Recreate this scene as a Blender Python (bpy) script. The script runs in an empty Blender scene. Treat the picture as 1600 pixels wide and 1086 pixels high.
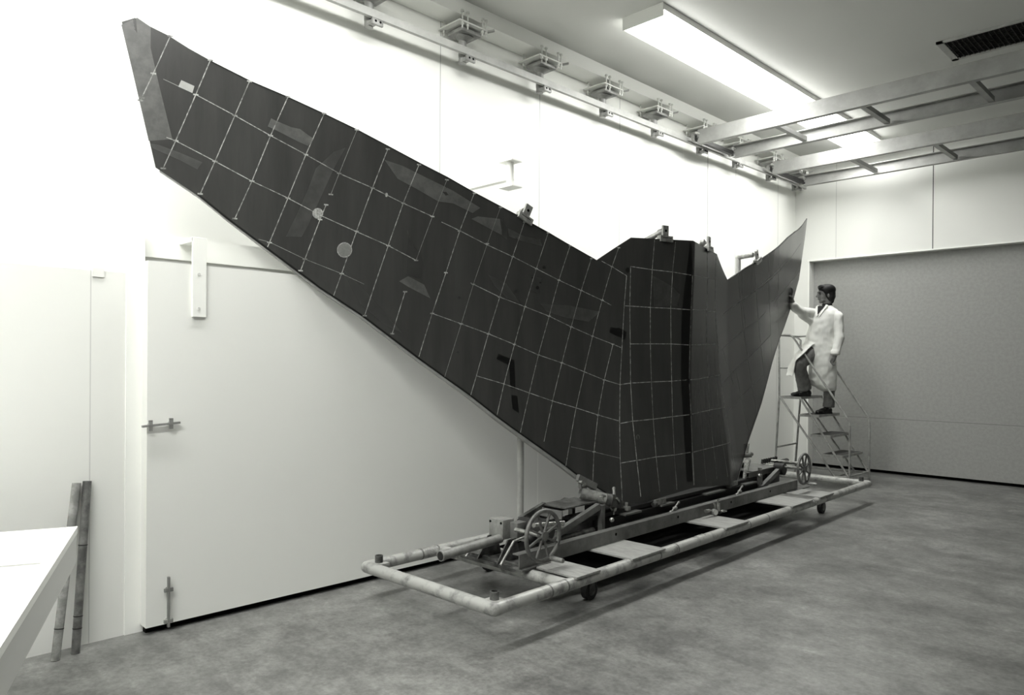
import bpy, bmesh, math, random
from mathutils import Vector, Matrix, Euler
random.seed(7)
S = bpy.context.scene
COL = S.collection
PI = math.pi

# ------------------------------------------------------------------ camera
F_PX, CX, CY = 1152.0, 801.3, 569.0
CAM_H = 1.55
yaw, pitch, roll = math.radians(45.2198), math.radians(.14877), math.radians(.42729)
def cam_matrix():
    cy, sy = math.cos(yaw), math.sin(yaw)
    Ry = Matrix(((cy, sy, 0), (-sy, cy, 0), (0, 0, 1)))
    base = Matrix(((1, 0, 0), (0, 0, -1), (0, 1, 0)))
    cp, sp = math.cos(pitch), math.sin(pitch)
    Rp = Matrix(((1, 0, 0), (0, cp, -sp), (0, sp, cp)))
    cr, sr = math.cos(roll), math.sin(roll)
    Rr = Matrix(((cr, -sr, 0), (sr, cr, 0), (0, 0, 1)))
    R = Rr @ Rp @ base @ Ry            # world -> camera (x right, y down, z forward)
    Rc = R.transposed() @ Matrix(((1, 0, 0), (0, -1, 0), (0, 0, -1)))
    return Rc.to_4x4()
cam = bpy.data.cameras.new('camera'); camo = bpy.data.objects.new('camera', cam); COL.objects.link(camo)
camo.matrix_world = Matrix.Translation((0, 0, CAM_H)) @ cam_matrix()
cam.sensor_fit = 'HORIZONTAL'; cam.sensor_width = 36.0
cam.lens = F_PX / 1600 * 36.0
cam.shift_x = -(CX - 800) / 1600
cam.shift_y = (CY - 543) / 1600
cam.clip_start = .05; cam.clip_end = 60
S.camera = camo

# ------------------------------------------------------------------ world, lights, exposure
w = bpy.data.worlds.new('world'); S.world = w; w.use_nodes = True
w.node_tree.nodes['Background'].inputs[0].default_value = (.9, .92, .88, 1)
w.node_tree.nodes['Background'].inputs[1].default_value = .05
S.view_settings.view_transform = 'Standard'; S.view_settings.look = 'None'
S.view_settings.gamma = 1; S.view_settings.use_curve_mapping = False
S.view_settings.exposure = 0.42
def area(name, loc, sx, sy, power, rot=(0, 0, 0)):
    l = bpy.data.lights.new(name, 'AREA'); l.shape = 'RECTANGLE'; l.size = sx; l.size_y = sy; l.energy = power
    l.color = (1.0, 1.0, .97)
    o = bpy.data.objects.new(name, l); COL.objects.link(o); o.location = loc; o.rotation_euler = rot
    return o
# light given off by the ceiling fixtures (just under each diffuser)
LIGHTS = [("lamp_far", (-3.79, 7.9, 4.49), .40, 5.1, 95), ("lamp_near", (-3.79, 1.6, 4.49), .40, 5.1, 85)]
for nm, loc, sx, sy, pw in LIGHTS: area(nm, loc, sx, sy, pw)

# ------------------------------------------------------------------ helpers
def lin(v):
    v /= 255.0
    return v / 12.92 if v <= .04045 else ((v + .055) / 1.055) ** 2.4
def G(v): return (lin(v), lin(v) * 1.01, lin(v) * .965, 1)
def mat(name, v, rough=.6, metal=0, v2=None, scale=6, bump=0, bscale=40, lines=None, stretch=(1, 1, 1), coat=0, spec=.5, ramp=(.4, .62), detail=6):
    m = bpy.data.materials.new(name); m.use_nodes = True
    n = m.node_tree.nodes; L = m.node_tree.links; b = n['Principled BSDF']
    b.inputs['Roughness'].default_value = rough; b.inputs['Metallic'].default_value = metal
    b.inputs['Specular IOR Level'].default_value = spec
    if coat: b.inputs['Coat Weight'].default_value = coat
    tc = n.new('ShaderNodeTexCoord'); mp = n.new('ShaderNodeMapping'); mp.inputs['Scale'].default_value = stretch
    L.new(tc.outputs['Object'], mp.inputs['Vector'])
    col = None
    if v2 is not None:
        nz = n.new('ShaderNodeTexNoise'); nz.inputs['Scale'].default_value = scale; nz.inputs['Detail'].default_value = detail
        nz.inputs['Roughness'].default_value = .65
        L.new(mp.outputs[0], nz.inputs['Vector'])
        cr = n.new('ShaderNodeValToRGB'); cr.color_ramp.elements[0].color = G(v2); cr.color_ramp.elements[1].color = G(v)
        cr.color_ramp.elements[0].position = ramp[0]; cr.color_ramp.elements[1].position = ramp[1]
        L.new(nz.outputs['Fac'], cr.inputs[0]); col = cr.outputs[0]
    if lines:                                   # thin joints between panels: (axis, position, half width, grey)
        sp = n.new('ShaderNodeSeparateXYZ'); L.new(tc.outputs['Object'], sp.inputs[0])
        for ax, c, hw, gv in lines:
            s = n.new('ShaderNodeMath'); s.operation = 'SUBTRACT'; s.inputs[1].default_value = c; L.new(sp.outputs[ax], s.inputs[0])
            a = n.new('ShaderNodeMath'); a.operation = 'ABSOLUTE'; L.new(s.outputs[0], a.inputs[0])
            t = n.new('ShaderNodeMath'); t.operation = 'LESS_THAN'; t.inputs[1].default_value = hw; L.new(a.outputs[0], t.inputs[0])
            mx = n.new('ShaderNodeMix'); mx.data_type = 'RGBA'
            L.new(t.outputs[0], mx.inputs['Factor'])
            if col: L.new(col, mx.inputs['A'])
            else: mx.inputs['A'].default_value = G(v)
            mx.inputs['B'].default_value = G(gv); col = mx.outputs['Result']
    if col: L.new(col, b.inputs['Base Color'])
    else: b.inputs['Base Color'].default_value = G(v)
    if bump:
        nz = n.new('ShaderNodeTexNoise'); nz.inputs['Scale'].default_value = bscale; nz.inputs['Detail'].default_value = 4
        L.new(mp.outputs[0], nz.inputs['Vector'])
        bp = n.new('ShaderNodeBump'); bp.inputs['Strength'].default_value = bump; bp.inputs['Distance'].default_value = .01
        L.new(nz.outputs['Fac'], bp.inputs['Height']); L.new(bp.outputs[0], b.inputs['Normal'])
    return m
def emit(name, strength):
    m = bpy.data.materials.new(name); m.use_nodes = True
    b = m.node_tree.nodes['Principled BSDF']; b.inputs['Base Color'].default_value = G(240)
    b.inputs['Emission Color'].default_value = (1, 1, .97, 1); b.inputs['Emission Strength'].default_value = strength
    return m

class MB:
    def __init__(s): s.bm = bmesh.new()
    def box(s, c, d, rot=None, bev=0):
        r = bmesh.ops.create_cube(s.bm, size=1)
        M = Matrix.Translation(c) @ (rot.to_4x4() if rot is not None else Matrix()) @ Matrix.Diagonal((*d, 1))
        bmesh.ops.transform(s.bm, matrix=M, verts=r['verts'])
        if bev:
            es = list({e for v in r['verts'] for e in v.link_edges})
            bmesh.ops.bevel(s.bm, geom=es, offset=bev, segments=2, affect='EDGES', profile=.5)
        return s
    def box2(s, a, b, bev=0):
        a, b = Vector(a), Vector(b)
        return s.box((a + b) / 2, [abs(x) for x in (b - a)], None, bev)
    def bar(s, p, q, wd, ht, up=(0, 0, 1), bev=0):       # box beam from p to q
        p, q = Vector(p), Vector(q); d = q - p; z = d.normalized(); u = Vector(up)
        x = u.cross(z)
        if x.length < 1e-4: x = Vector((1, 0, 0)).cross(z)
        x.normalize(); y = z.cross(x)
        R = Matrix((x, y, z)).transposed()
        return s.box((p + q) / 2, (wd, ht, d.length), R, bev)
    def channel(s, p, q, ht, fl, th=.006, up=(0, 0, 1), side=1):   # C section: web plus two flanges
        p, q = Vector(p), Vector(q); z = (q - p).normalized(); u = Vector(up); x = u.cross(z).normalized() * side
        u = z.cross(x).normalized() * (1 if z.cross(x).dot(u) > 0 else -1)
        s.bar(p, q, th, ht, up)
        for k in (-1, 1):
            o = u * (k * (ht - th) / 2) + x * (fl / 2)
            s.bar(p + o, q + o, fl, th, up)
        return s
    def cyl(s, p, q, r, r2=None, n=20, cap=True):
        p, q = Vector(p), Vector(q); d = q - p
        R = d.to_track_quat('Z', 'Y').to_matrix().to_4x4()
        bmesh.ops.create_cone(s.bm, cap_ends=cap, segments=n, radius1=r, radius2=r if r2 is None else r2, depth=d.length,
                              matrix=Matrix.Translation((p + q) / 2) @ R)
        return s
    def pipe_open(s, p, q, r, t=.005, n=24):              # tube whose ends are open
        p, q = Vector(p), Vector(q); z = (q - p).normalized(); x = z.orthogonal().normalized(); y = z.cross(x)
        rings = []
        for c, rr in ((p, r - t), (p, r), (q, r), (q, r - t)):
            rings.append([s.bm.verts.new(c + (x * math.cos(2 * PI * k / n) + y * math.sin(2 * PI * k / n)) * rr) for k in range(n)])
        for a in range(4):
            A, B = rings[a], rings[(a + 1) % 4]
            for k in range(n): s.bm.faces.new((A[k], A[(k + 1) % n], B[(k + 1) % n], B[k]))
        bmesh.ops.recalc_face_normals(s.bm, faces=s.bm.faces[:])
        return s
    def sweep(s, pts, r, n=14, closed=False):
        pts = [Vector(p) for p in pts]; m = len(pts); rings = []
        nrm = None
        for i, p in enumerate(pts):
            if closed: t = (pts[(i + 1) % m] - pts[i - 1]).normalized()
            else: t = (pts[min(i + 1, m - 1)] - pts[max(i - 1, 0)]).normalized()
            if nrm is None: nrm = t.orthogonal().normalized()
            nrm = (nrm - t * nrm.dot(t)).normalized(); b = t.cross(nrm)
            rr = r[i] if isinstance(r, (list, tuple)) else r
            rings.append([s.bm.verts.new(p + (nrm * math.cos(2 * PI * k / n) + b * math.sin(2 * PI * k / n)) * rr) for k in range(n)])
        for i in range(m if closed else m - 1):
            A, B = rings[i], rings[(i + 1) % m]
            for k in range(n): s.bm.faces.new((A[k], A[(k + 1) % n], B[(k + 1) % n], B[k]))
        if not closed:
            s.bm.faces.new(rings[0][::-1]); s.bm.faces.new(rings[-1])
        bmesh.ops.recalc_face_normals(s.bm, faces=s.bm.faces[:])
        return s
    def ring(s, c, ax, R, r, n=40, k=10):                 # torus
        c = Vector(c); ax = Vector(ax).normalized(); x = ax.orthogonal().normalized(); y = ax.cross(x)
        return s.sweep([c + (x * math.cos(2 * PI * i / n) + y * math.sin(2 * PI * i / n)) * R for i in range(n)], r, k, True)
    def prism(s, poly, depth):                            # poly: 3D planar points, depth: vector
        d = Vector(depth); a = [s.bm.verts.new(Vector(p)) for p in poly]; b = [s.bm.verts.new(Vector(p) + d) for p in poly]
        s.bm.faces.new(a); s.bm.faces.new(b[::-1])
        for i in range(len(a)):
            j = (i + 1) % len(a); s.bm.faces.new((a[j], a[i], b[i], b[j]))
        bmesh.ops.recalc_face_normals(s.bm, faces=s.bm.faces[:])
        return s
    def ball(s, c, r, rot=None, n=20):
        r = (r, r, r) if isinstance(r, (int, float)) else r
        M = Matrix.Translation(c) @ (rot.to_4x4() if rot is not None else Matrix()) @ Matrix.Diagonal((*r, 1))
        bmesh.ops.create_uvsphere(s.bm, u_segments=n, v_segments=n // 2 + 2, radius=1, matrix=M)
        return s
    def limb(s, p, r, q, r2, n=16):
        s.ball(p, r, n=n); s.ball(q, r2, n=n)
        p, q = Vector(p), Vector(q)
        if (q - p).length > 1e-4: s.cyl(p, q, r, r2, n)
        return s
    def loft(s, rings, n=28, cap=True):                   # rings: (centre, a, b, yaw)
        R = []
        for c, a, b, yw in rings:
            c = Vector(c); cy, sy = math.cos(yw), math.sin(yw)
            vs = []
            for k in range(n):
                x = a * math.cos(2 * PI * k / n); y = b * math.sin(2 * PI * k / n)
                vs.append(s.bm.verts.new(c + Vector((x * cy - y * sy, x * sy + y * cy, 0))))
            R.append(vs)
        for A, B in zip(R[:-1], R[1:]):
            for k in range(n): s.bm.faces.new((A[k], A[(k + 1) % n], B[(k + 1) % n], B[k]))
        if cap: s.bm.faces.new(R[0][::-1]); s.bm.faces.new(R[-1])
        bmesh.ops.recalc_face_normals(s.bm, faces=s.bm.faces[:])
        return s
    def build(s, name, material, parent=None, smooth=True, world=False):
        if world and parent is not None:
            M, o_ = Matrix(), parent
            while o_ is not None:
                M = Matrix.Translation(o_.location) @ o_.rotation_euler.to_matrix().to_4x4() @ M; o_ = o_.parent
            M.invert()
            bmesh.ops.transform(s.bm, matrix=M, verts=s.bm.verts[:])
        me = bpy.data.meshes.new(name); s.bm.to_mesh(me); s.bm.free()
        if smooth:
            me.shade_smooth()
            try: me.set_sharp_from_angle(angle=math.radians(35))
            except Exception: pass
        me.materials.append(material)
        o = bpy.data.objects.new(name, me); COL.objects.link(o)
        if parent is not None: o.parent = parent
        return o
def tag(o, label=None, cat=None, group=None, kind=None):
    if label: o['label'] = label
    if cat: o['category'] = cat
    if group: o['group'] = group
    if kind: o['kind'] = kind
    return o
def empty(name, loc, rz=0, **k):
    o = bpy.data.objects.new(name, None); o.empty_display_size = .1; COL.objects.link(o)
    o.location = loc; o.rotation_euler = (0, 0, rz); return tag(o, **k)
def struct(name, mb, m, parent=None, smooth=False):
    o = mb.build(name, m, parent, smooth)
    if parent is None: o['kind'] = 'structure'
    return o
def copy_tree(o, parent=None):
    c = o.copy(); COL.objects.link(c)
    if parent is not None: c.parent = parent
    for ch in [x for x in bpy.data.objects if x.parent == o]: copy_tree(ch, c)
    return c

# ------------------------------------------------------------------ materials
def floor_mat():
    m = mat('polished_concrete', 138, .36, 0, 94, 1.6, .05, 60, ramp=(.33, .68), detail=9)
    n = m.node_tree.nodes; L = m.node_tree.links; b = n['Principled BSDF']
    src = b.inputs['Base Color'].links[0].from_socket
    tc = [x for x in n if x.type == 'TEX_COORD'][0]
    for sc, lo, hi, st, dt in ((7, .60, 1.25, (1, 1, 1), 10), (34, .70, 1.28, (1, 1, 1), 8), (5, .82, 1.12, (.25, 3.2, 1), 6)):
        mp = n.new('ShaderNodeMapping'); mp.inputs['Scale'].default_value = st; mp.inputs['Rotation'].default_value = (0, 0, .5 if sc == 5 else 0); L.new(tc.outputs['Object'], mp.inputs[0])
        nz = n.new('ShaderNodeTexNoise'); nz.inputs['Scale'].default_value = sc; nz.inputs['Detail'].default_value = dt; nz.inputs['Roughness'].default_value = .7
        L.new(mp.outputs[0], nz.inputs['Vector'])
        mr = n.new('ShaderNodeMapRange'); mr.inputs['From Min'].default_value = .3; mr.inputs['From Max'].default_value = .7
        mr.inputs['To Min'].default_value = lo; mr.inputs['To Max'].default_value = hi; L.new(nz.outputs['Fac'], mr.inputs['Value'])
        mx = n.new('ShaderNodeVectorMath'); mx.operation = 'SCALE'; L.new(src, mx.inputs[0]); L.new(mr.outputs[0], mx.inputs['Scale']); src = mx.outputs[0]
    L.new(src, b.inputs['Base Color'])
    mr = n.new('ShaderNodeMapRange'); mr.inputs['To Min'].default_value = .26; mr.inputs['To Max'].default_value = .5
    L.new(nz.outputs['Fac'], mr.inputs['Value']); L.new(mr.outputs[0], b.inputs['Roughness'])
    return m
M_floor = floor_mat()
M_ceil = mat('ceiling_board', 205, .8, bump=.1, bscale=60)
M_wall = mat('white_wall_panel', 243, .5, bump=.03, bscale=30, lines=[(1, c, .004, 175) for c in (4.05, 5.31, 6.61, 9.21, 10.47)] + [(1, 7.91, .008, 250), (1, 8.48, .006, 120)])
M_wall2 = mat('end_wall_panel', 228, .5, bump=.03, bscale=30, lines=[(0, -4.38, .005, 200), (0, -3.09, .006, 70), (0, -1.8, .006, 70), (0, -.5, .006, 70)])
M_white = mat('white_paint', 243, .45, bump=.02, bscale=20)
M_white2 = mat('white_door_skin', 237, .4, bump=.03, bscale=12, lines=[(1, 1.65, .006, 252)])
M_gdoor = mat('grey_door_skin', 158, .55, 0, 150, 25, .05, 80, lines=[(2, .785, .004, 120)])
M_black = mat('black_gap', 10, .9, spec=.1)
M_rail = mat('painted_steel_light', 178, .45, 0, 162, 5, .05)
M_strip = mat('soffit_paint', 235, .5)
M_hang = mat('hanger_steel', 148, .4, .2, 125, 12)
M_plate = mat('hanger_plate', 208, .4)
M_bolt = mat('bolt_steel', 215, .3, .6)
M_girder = mat('girder_steel', 148, .45, .1, 130, 3, .05)
M_dark = mat('dark_steel', 45, .5, .3, 28, 8)
M_wing = mat('carbon_composite', 62, .27, 0, 50, 2.2, .05, 90, stretch=(3, 3, .35), spec=.4, ramp=(.3, .7), detail=8)
M_wtone = {'light': mat('composite_light_ply', 87, .38, 0, 70, 14), 'faint': mat('composite_faint_ply', 68, .32, 0, 56, 14),
           'pale': mat('pale_label', 160, .5, 0, 150, 20), 'dark': mat('composite_dark_ply', 42, .4, 0, 48, 10),
           'dim': mat('composite_dim_ply', 52, .36, 0, 56, 10), 'black': mat('black_marking', 10, .55, spec=.25), 'ring': mat('resin_disc_rim', 175, .5, 0, 120, 90),
           'disc': mat('resin_disc', 118, .5, 0, 105, 40)}
M_line = mat('white_marker_line', 175, .6, 0, 95, 30)
M_tape = mat('white_marker_tape', 150, .6, 0, 110, 30)
M_edge = mat('skin_edge_strip', 150, .5, 0, 135, 12)
M_pipe = mat('worn_painted_pipe', 172, .36, .1, 85, 9, .15, 30, ramp=(.30, .52), detail=9)
M_beam = mat('grey_painted_beam', 116, .45, .15, 88, 9, .1, 40, ramp=(.3, .6))
M_rail2 = mat('gearbox_paint', 150, .4, .1, 125, 14)
M_mach = mat('machinery_steel', 112, .42, .35, 62, 12, .15, 40)
M_brt = mat('bright_steel', 200, .25, .8, 150, 20)
M_board = mat('plywood_board', 158, .6, 0, 138, 10, .08, 40, stretch=(1, 5, 1))
M_tyre = mat('black_rubber', 26, .6)
M_wheel = mat('handwheel_iron', 118, .45, .2, 90, 14)
M_clamp = mat('clamp_aluminium', 165, .4, .4, 120, 18)
M_bright_cast = mat('bright_casting', 225, .35, .1, 150, 30)
M_alu = mat('ladder_tube', 165, .35, .3, 135, 14)
M_tread = mat('ladder_tread', 62, .6, .2, 50, 30)
M_skin = mat('skin', 112, .6, 0, 100, 8, spec=.3)
M_hair = mat('dark_hair', 14, .55, bump=.3, bscale=120, stretch=(1, 1, .2), spec=.3)
M_coat = mat('white_coat_cloth', 222, .8, bump=1.0, bscale=5, stretch=(3.2, 3.2, .8))
M_trou = mat('grey_trouser_cloth', 106, .85, 0, 92, 14, .5, 14)
M_shirt = mat('dark_shirt', 20, .8)
M_shoe = mat('black_leather', 20, .3)
M_eye = mat('eye_dark', 25, .3)
M_lamp = emit('fluorescent_diffuser', 7); M_fill = emit('fill_diffuser', 35)
M_lamp3 = emit('fluorescent_diffuser_side', 3.5)
M_lampb = mat('lamp_housing', 235, .5)
M_vent = mat('vent_black', 12, .8)
M_pole = mat('rusty_pipe', 128, .35, .1, 80, 10, .2, 30)

# ------------------------------------------------------------------ room
XW, YE, ZC = -5.0, 11.05, 4.63
struct('floor', MB().box2((-5.3, -3.6, -.1), (4.2, 11.6, 0)), M_floor)
struct('ceiling', MB().box2((-5.3, -3.6, ZC), (4.2, 11.6, ZC + .1)), M_ceil)
struct('wall_left', MB().box2((XW - .15, -3.6, 0), (XW, 11.6, ZC)), M_wall)
we = MB().box2((XW, YE, 0), (-4.77, YE + .15, ZC)).box2((-4.77, YE, 3.125), (.9, YE + .15, ZC)).box2((.9, YE, 0), (4.2, YE + .15, ZC))
struct('wall_back', we, M_wall2)
struct('wall_right', MB().box2((4.0, -3.6, 0), (4.2, 11.6, ZC)), mat('dark_side_wall', 120, .6))
struct('wall_near', MB().box2((-5.3, -3.6, 0), (4.2, -3.4, ZC)), mat('grey_near_wall', 170, .6))
d2 = struct('door_2', MB().box2((-4.77, YE + .15, .045), (.9, YE + .2, 3.125)), M_gdoor)
MB().box2((-4.8, YE + .21, 0), (1.0, YE + .25, 3.2)).build('dark_void', M_black, d2, False)
t = struct('trim_1', MB().box2((-4.80, YE - .012, 3.108), (.92, YE + .15, 3.126)).box2((-4.79, YE - .01, 0), (-4.772, YE + .15, 3.125)), M_white)
# near part of the left wall stands proud as a lower panelled front
struct('trim_4', MB().box2((XW, -3.4, 0), (-4.47, 1.40, 2.035)).box2((-4.5, 1.20, 2.0), (-4.462, 1.26, 2.05)),
       mat('front_panel_white', 233, .45, lines=[(1, 1.195, .003, 205), (1, .2, .004, 205)]))
struct('trim_2', MB().box2((XW, 1.372, 0), (-4.462, 1.47, 2.30)), M_white)
d1 = empty('door_1', (-4.35, 3.0, 0)); d1['kind'] = 'structure'
MB().box2((-4.47, 1.455, .042), (-4.37, 5.9, 2.105)).build('door_slab', M_white2, d1, False, True)
MB().box2((-4.9, 1.47, 0), (-4.42, 5.85, .12)).build('dark_gap', M_black, d1, False, True)
MB().box2((-4.72, 1.475, 2.15), (-4.56, 6.0, 2.285)).build('door_track', M_white, d1, False, True)
MB().box2((-4.70, 1.475, 2.09), (-4.575, 5.9, 2.152)).build('track_slot', M_plate, d1, False, True)
for y in (1.73, 5.4):
    h = MB().box2((-4.372, y - .035, 1.80), (-4.352, y + .045, 2.265), .002).box2((-4.6, y - .035, 2.24), (-4.36, y + .045, 2.265)).build('door_hanger', M_white, d1, False, True)
    for z in (1.85, 2.05): MB().cyl((-4.353, y, z), (-4.347, y, z), .008).build('hanger_bolt', M_plate, h, True, True)
for (a, b, ax) in (((-4.345, 1.42, 1.178), (-4.345, 1.625, 1.19), 1), ((-4.345, 1.568, .03), (-4.345, 1.568, .315), 2)):
    l = MB().bar(a, b, .012, .018, (1, 0, 0)).build('latch_bar', M_hang, d1, False, True)
    for f in (.22, .76) if ax == 1 else (.12, .74):
        p = Vector(a).lerp(Vector(b), f)
        e = Vector((0, 0, .03)) if ax == 1 else Vector((0, .024, 0))
        MB().bar(p - e, p + e, .02, .014, (1, 0, 0)).cyl(p - Vector((.03, 0, 0)), p + Vector((.008, 0, 0)), .011).build('latch_guide', M_clamp, l, False, True)
# soffit running along the ceiling corner
struct('trim_3', MB().box2((XW, -3.4, 4.5), (-4.77, YE, ZC)), M_strip)

# ------------------------------------------------------------------ hoist bracket on the wall
t = empty('wall_bracket', (-5.0, 4.22, 2.9), label='short white column bracket held out from the left wall by an arm, above the panel', cat='bracket')
MB().cyl((-4.3, 4.22, 2.98), (-4.3, 4.22, 3.18), .03).build('column', M_white, t, True, True)
for z in (2.975, 3.185): MB().box((-4.3, 4.22, z), (.16, .12, .01)).build('end_plate', M_white, t, False, True)
MB().channel((-5.0, 4.22, 3.08), (-4.3, 4.22, 3.08), .07, .05, .008).build('arm', M_white, t, False, True)

# ------------------------------------------------------------------ crane rail, hangers and girders
RX, RZ = -4.8, 4.215
t = MB().box2((RX - .004, .2, RZ - .018), (RX + .004, 10.98, RZ + .042)).box2((RX - .03, .2, RZ - .018), (RX - .004, 10.98, RZ - .010)).box2((RX - .03, .2, RZ + .034), (RX - .004, 10.98, RZ + .042))
tag(t.build('crane_rail', M_rail, None, False), 'long pale grey steel channel rail hung under the ceiling along the left wall', 'rail')
def hanger():
    r = empty('rail_hanger', (RX, 0, RZ), cat='hanger', group='hangers carrying the crane rail')
    MB().box((-.052, 0, .205), (.28, .34, .012)).build('top_plate', M_plate, r, False)
    MB().box((-.052, 0, .165), (.20, .23, .035), None, .012).build('flange', M_hang, r)
    MB().cyl((-.060, 0, .155), (-.068, 0, .120), .088, .040).cyl((-.072, 0, .125), (-.072, 0, -.022), .036).build('stem', M_hang, r)
    b = MB().box((.0, .03, -.047), (.022, .10, .050), None, .003).cyl((-.072, 0, -.022), (-.072, 0, -.075), .034).box((-.035, .0, -.055), (.08, .05, .03)).build('foot', M_hang, r)
    for q in (.010, .052): MB().cyl((.0105, q, -.044), (.0125, q, -.044), .0095).build('bolt_hole', M_black, b)
    for x, y in ((.075, -.13), (.075, .10), (-.165, -.13), (-.165, .10), (.075, -.07), (.075, .14)):
        MB().cyl((x, y, .15), (x, y, .30), .006, n=8).cyl((x, y, .175), (x, y, .198), .014, n=6).cyl((x, y, .285), (x, y, .30), .016, n=6).build('clamp_bolt', M_bolt, r)
    MB().bar((.04, .12, .19), (.12, .20, .215), .03, .012).build('clamp_tab', M_hang, r, False)
    return r
hy = [2.25, 3.23, 4.19, 5.17, 6.14, 7.08, 8.05, 8.94, 9.89, 10.72]
h0 = hanger()
HL = ['pale steel rail hanger hidden past the top edge of the photograph', 'leftmost pale rail hanger, its plate cut off by the top edge of the picture',
      'large rail hanger second from the left along the ceiling rail', 'third rail hanger from the left, right of the largest whole one',
      'rail hanger midway along the rail, fourth from the left', 'fifth rail hanger from the left, left of the first girder',
      'rail hanger beside the end of the nearest girder', 'rail hanger at the end of the second girder',
      'rail hanger between the second and the third girder', 'last rail hanger in the far corner by the rearmost girder']
for i, y in enumerate(hy[1:], 1):
    h = h0 if i == 1 else copy_tree(h0)
    h.location = (RX, y, RZ); h['label'] = HL[i]
def crane(ya, yb, sp, lab):
    r = empty('bridge_girder', (-3.0, (ya + yb) / 2, 4.15), label=lab, cat='girder', group='bridge girders crossing the ceiling')
    x0, x1 = -4.68, 3.9
    MB().channel((x0, ya, 4.235), (x1, ya, 4.235), .17, .06, .008, side=1).build('girder_beam', M_girder, r, False, True)
    MB().channel((x0 + .02, yb, 4.225), (x1, yb, 4.225), .15, .07, .008, side=-1).build('girder_beam', M_girder, r, False, True)
    for x in sp: MB().channel((x, ya + .05, 4.19), (x, yb - .05, 4.19), .05, .05, .006).build('spacer', M_girder, r, False, True)
    e = MB().bar((-4.70, ya - .03, 4.22), (-4.70, yb + .03, 4.22), .05, .05).build('end_carriage', M_dark, r, False, True)
    for y in (ya, yb):
        MB().cyl((-4.74, y, 4.235), (-4.70, y, 4.235), .05).cyl((-4.745, y, 4.235), (-4.66, y, 4.235), .018).build('trolley_wheel', M_hang, r, True, True)
        MB().cyl((-4.66, y - .07, 4.27), (-4.66, y + .07, 4.27), .012).build('axle', M_bolt, r, True, True)
    return r
crane(7.70, 8.56, (-3.72, -2.81, -1.84, -.9), 'nearer double channel girder crossing under the ceiling light, cross bars between its beams')
crane(9.62, 10.62, (-3.64, -2.68, -1.7), 'rear double channel girder close to the back wall')

# ------------------------------------------------------------------ ceiling fixtures
def fixture(x, y0, y1, lab, n=4, wd=.42, lm=None):
    r = empty('ceiling_light', (x, (y0 + y1) / 2, ZC), label=lab, cat='ceiling light', group='fluorescent ceiling lights')
    MB().box2((x - wd / 2 - .004, y0 - .01, ZC - .115), (x + wd / 2 + .004, y0, ZC)).box2((x - wd / 2 - .004, y1, ZC - .115), (x + wd / 2 + .004, y1 + .01, ZC)).box2((x - wd / 2, y0, ZC - .055), (x + wd / 2, y1, ZC)).build('housing', M_lampb, r, False, True)
    k = (y1 - y0) / n
    for i in range(n):
        MB().box2((x - wd / 2 + .004, y0 + i * k + .003, ZC - .113), (x + wd / 2 - .004, y0 + (i + 1) * k - .003, ZC - .056), .008).build('diffuser', lm or M_lamp, r, False, True)
    return r
fixture(-3.79, 5.33, 10.52, 'long glowing fluorescent ceiling light behind the girders, its near end in view')
fixture(-3.79, -1.0, 4.2, 'fluorescent ceiling light in line with the long one, out of view towards the camera', lm=M_lamp3)
fixture(-1.6, -3.2, .7, 'added fill light built like a ceiling fixture, out of view above the camera', lm=M_fill, n=3)  # unseen fill light, added to brighten the left wall and foreground
t = empty('ceiling_vent', (-1.1, 8.1, ZC), label='dark rectangular louvred air vent in the ceiling at the upper right', cat='vent')
MB().box2((-2.17, 7.80, ZC - .02), (-2.11, 8.36, ZC)).box2((-.2, 7.80, ZC - .02), (-.14, 8.36, ZC)).box2((-2.17, 7.80, ZC - .02), (-.14, 7.83, ZC)).box2((-2.17, 8.31, ZC - .02), (-.14, 8.36, ZC)).build('vent_frame', M_rail, t, False, True)
MB().box2((-2.13, 7.82, ZC - .006), (-.16, 8.33, ZC - .001)).build('vent_back', M_vent, t, False, True)
lv = MB()
for i in range(46): lv.box((-2.09 + i * .0425, 8.07, ZC - .014), (.004, .48, .02))
for i in range(11): lv.box((-1.15, 7.86 + i * .043, ZC - .012), (1.94, .003, .012))
lv.build('vent_grille', M_dark, t, False, True)

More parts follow.
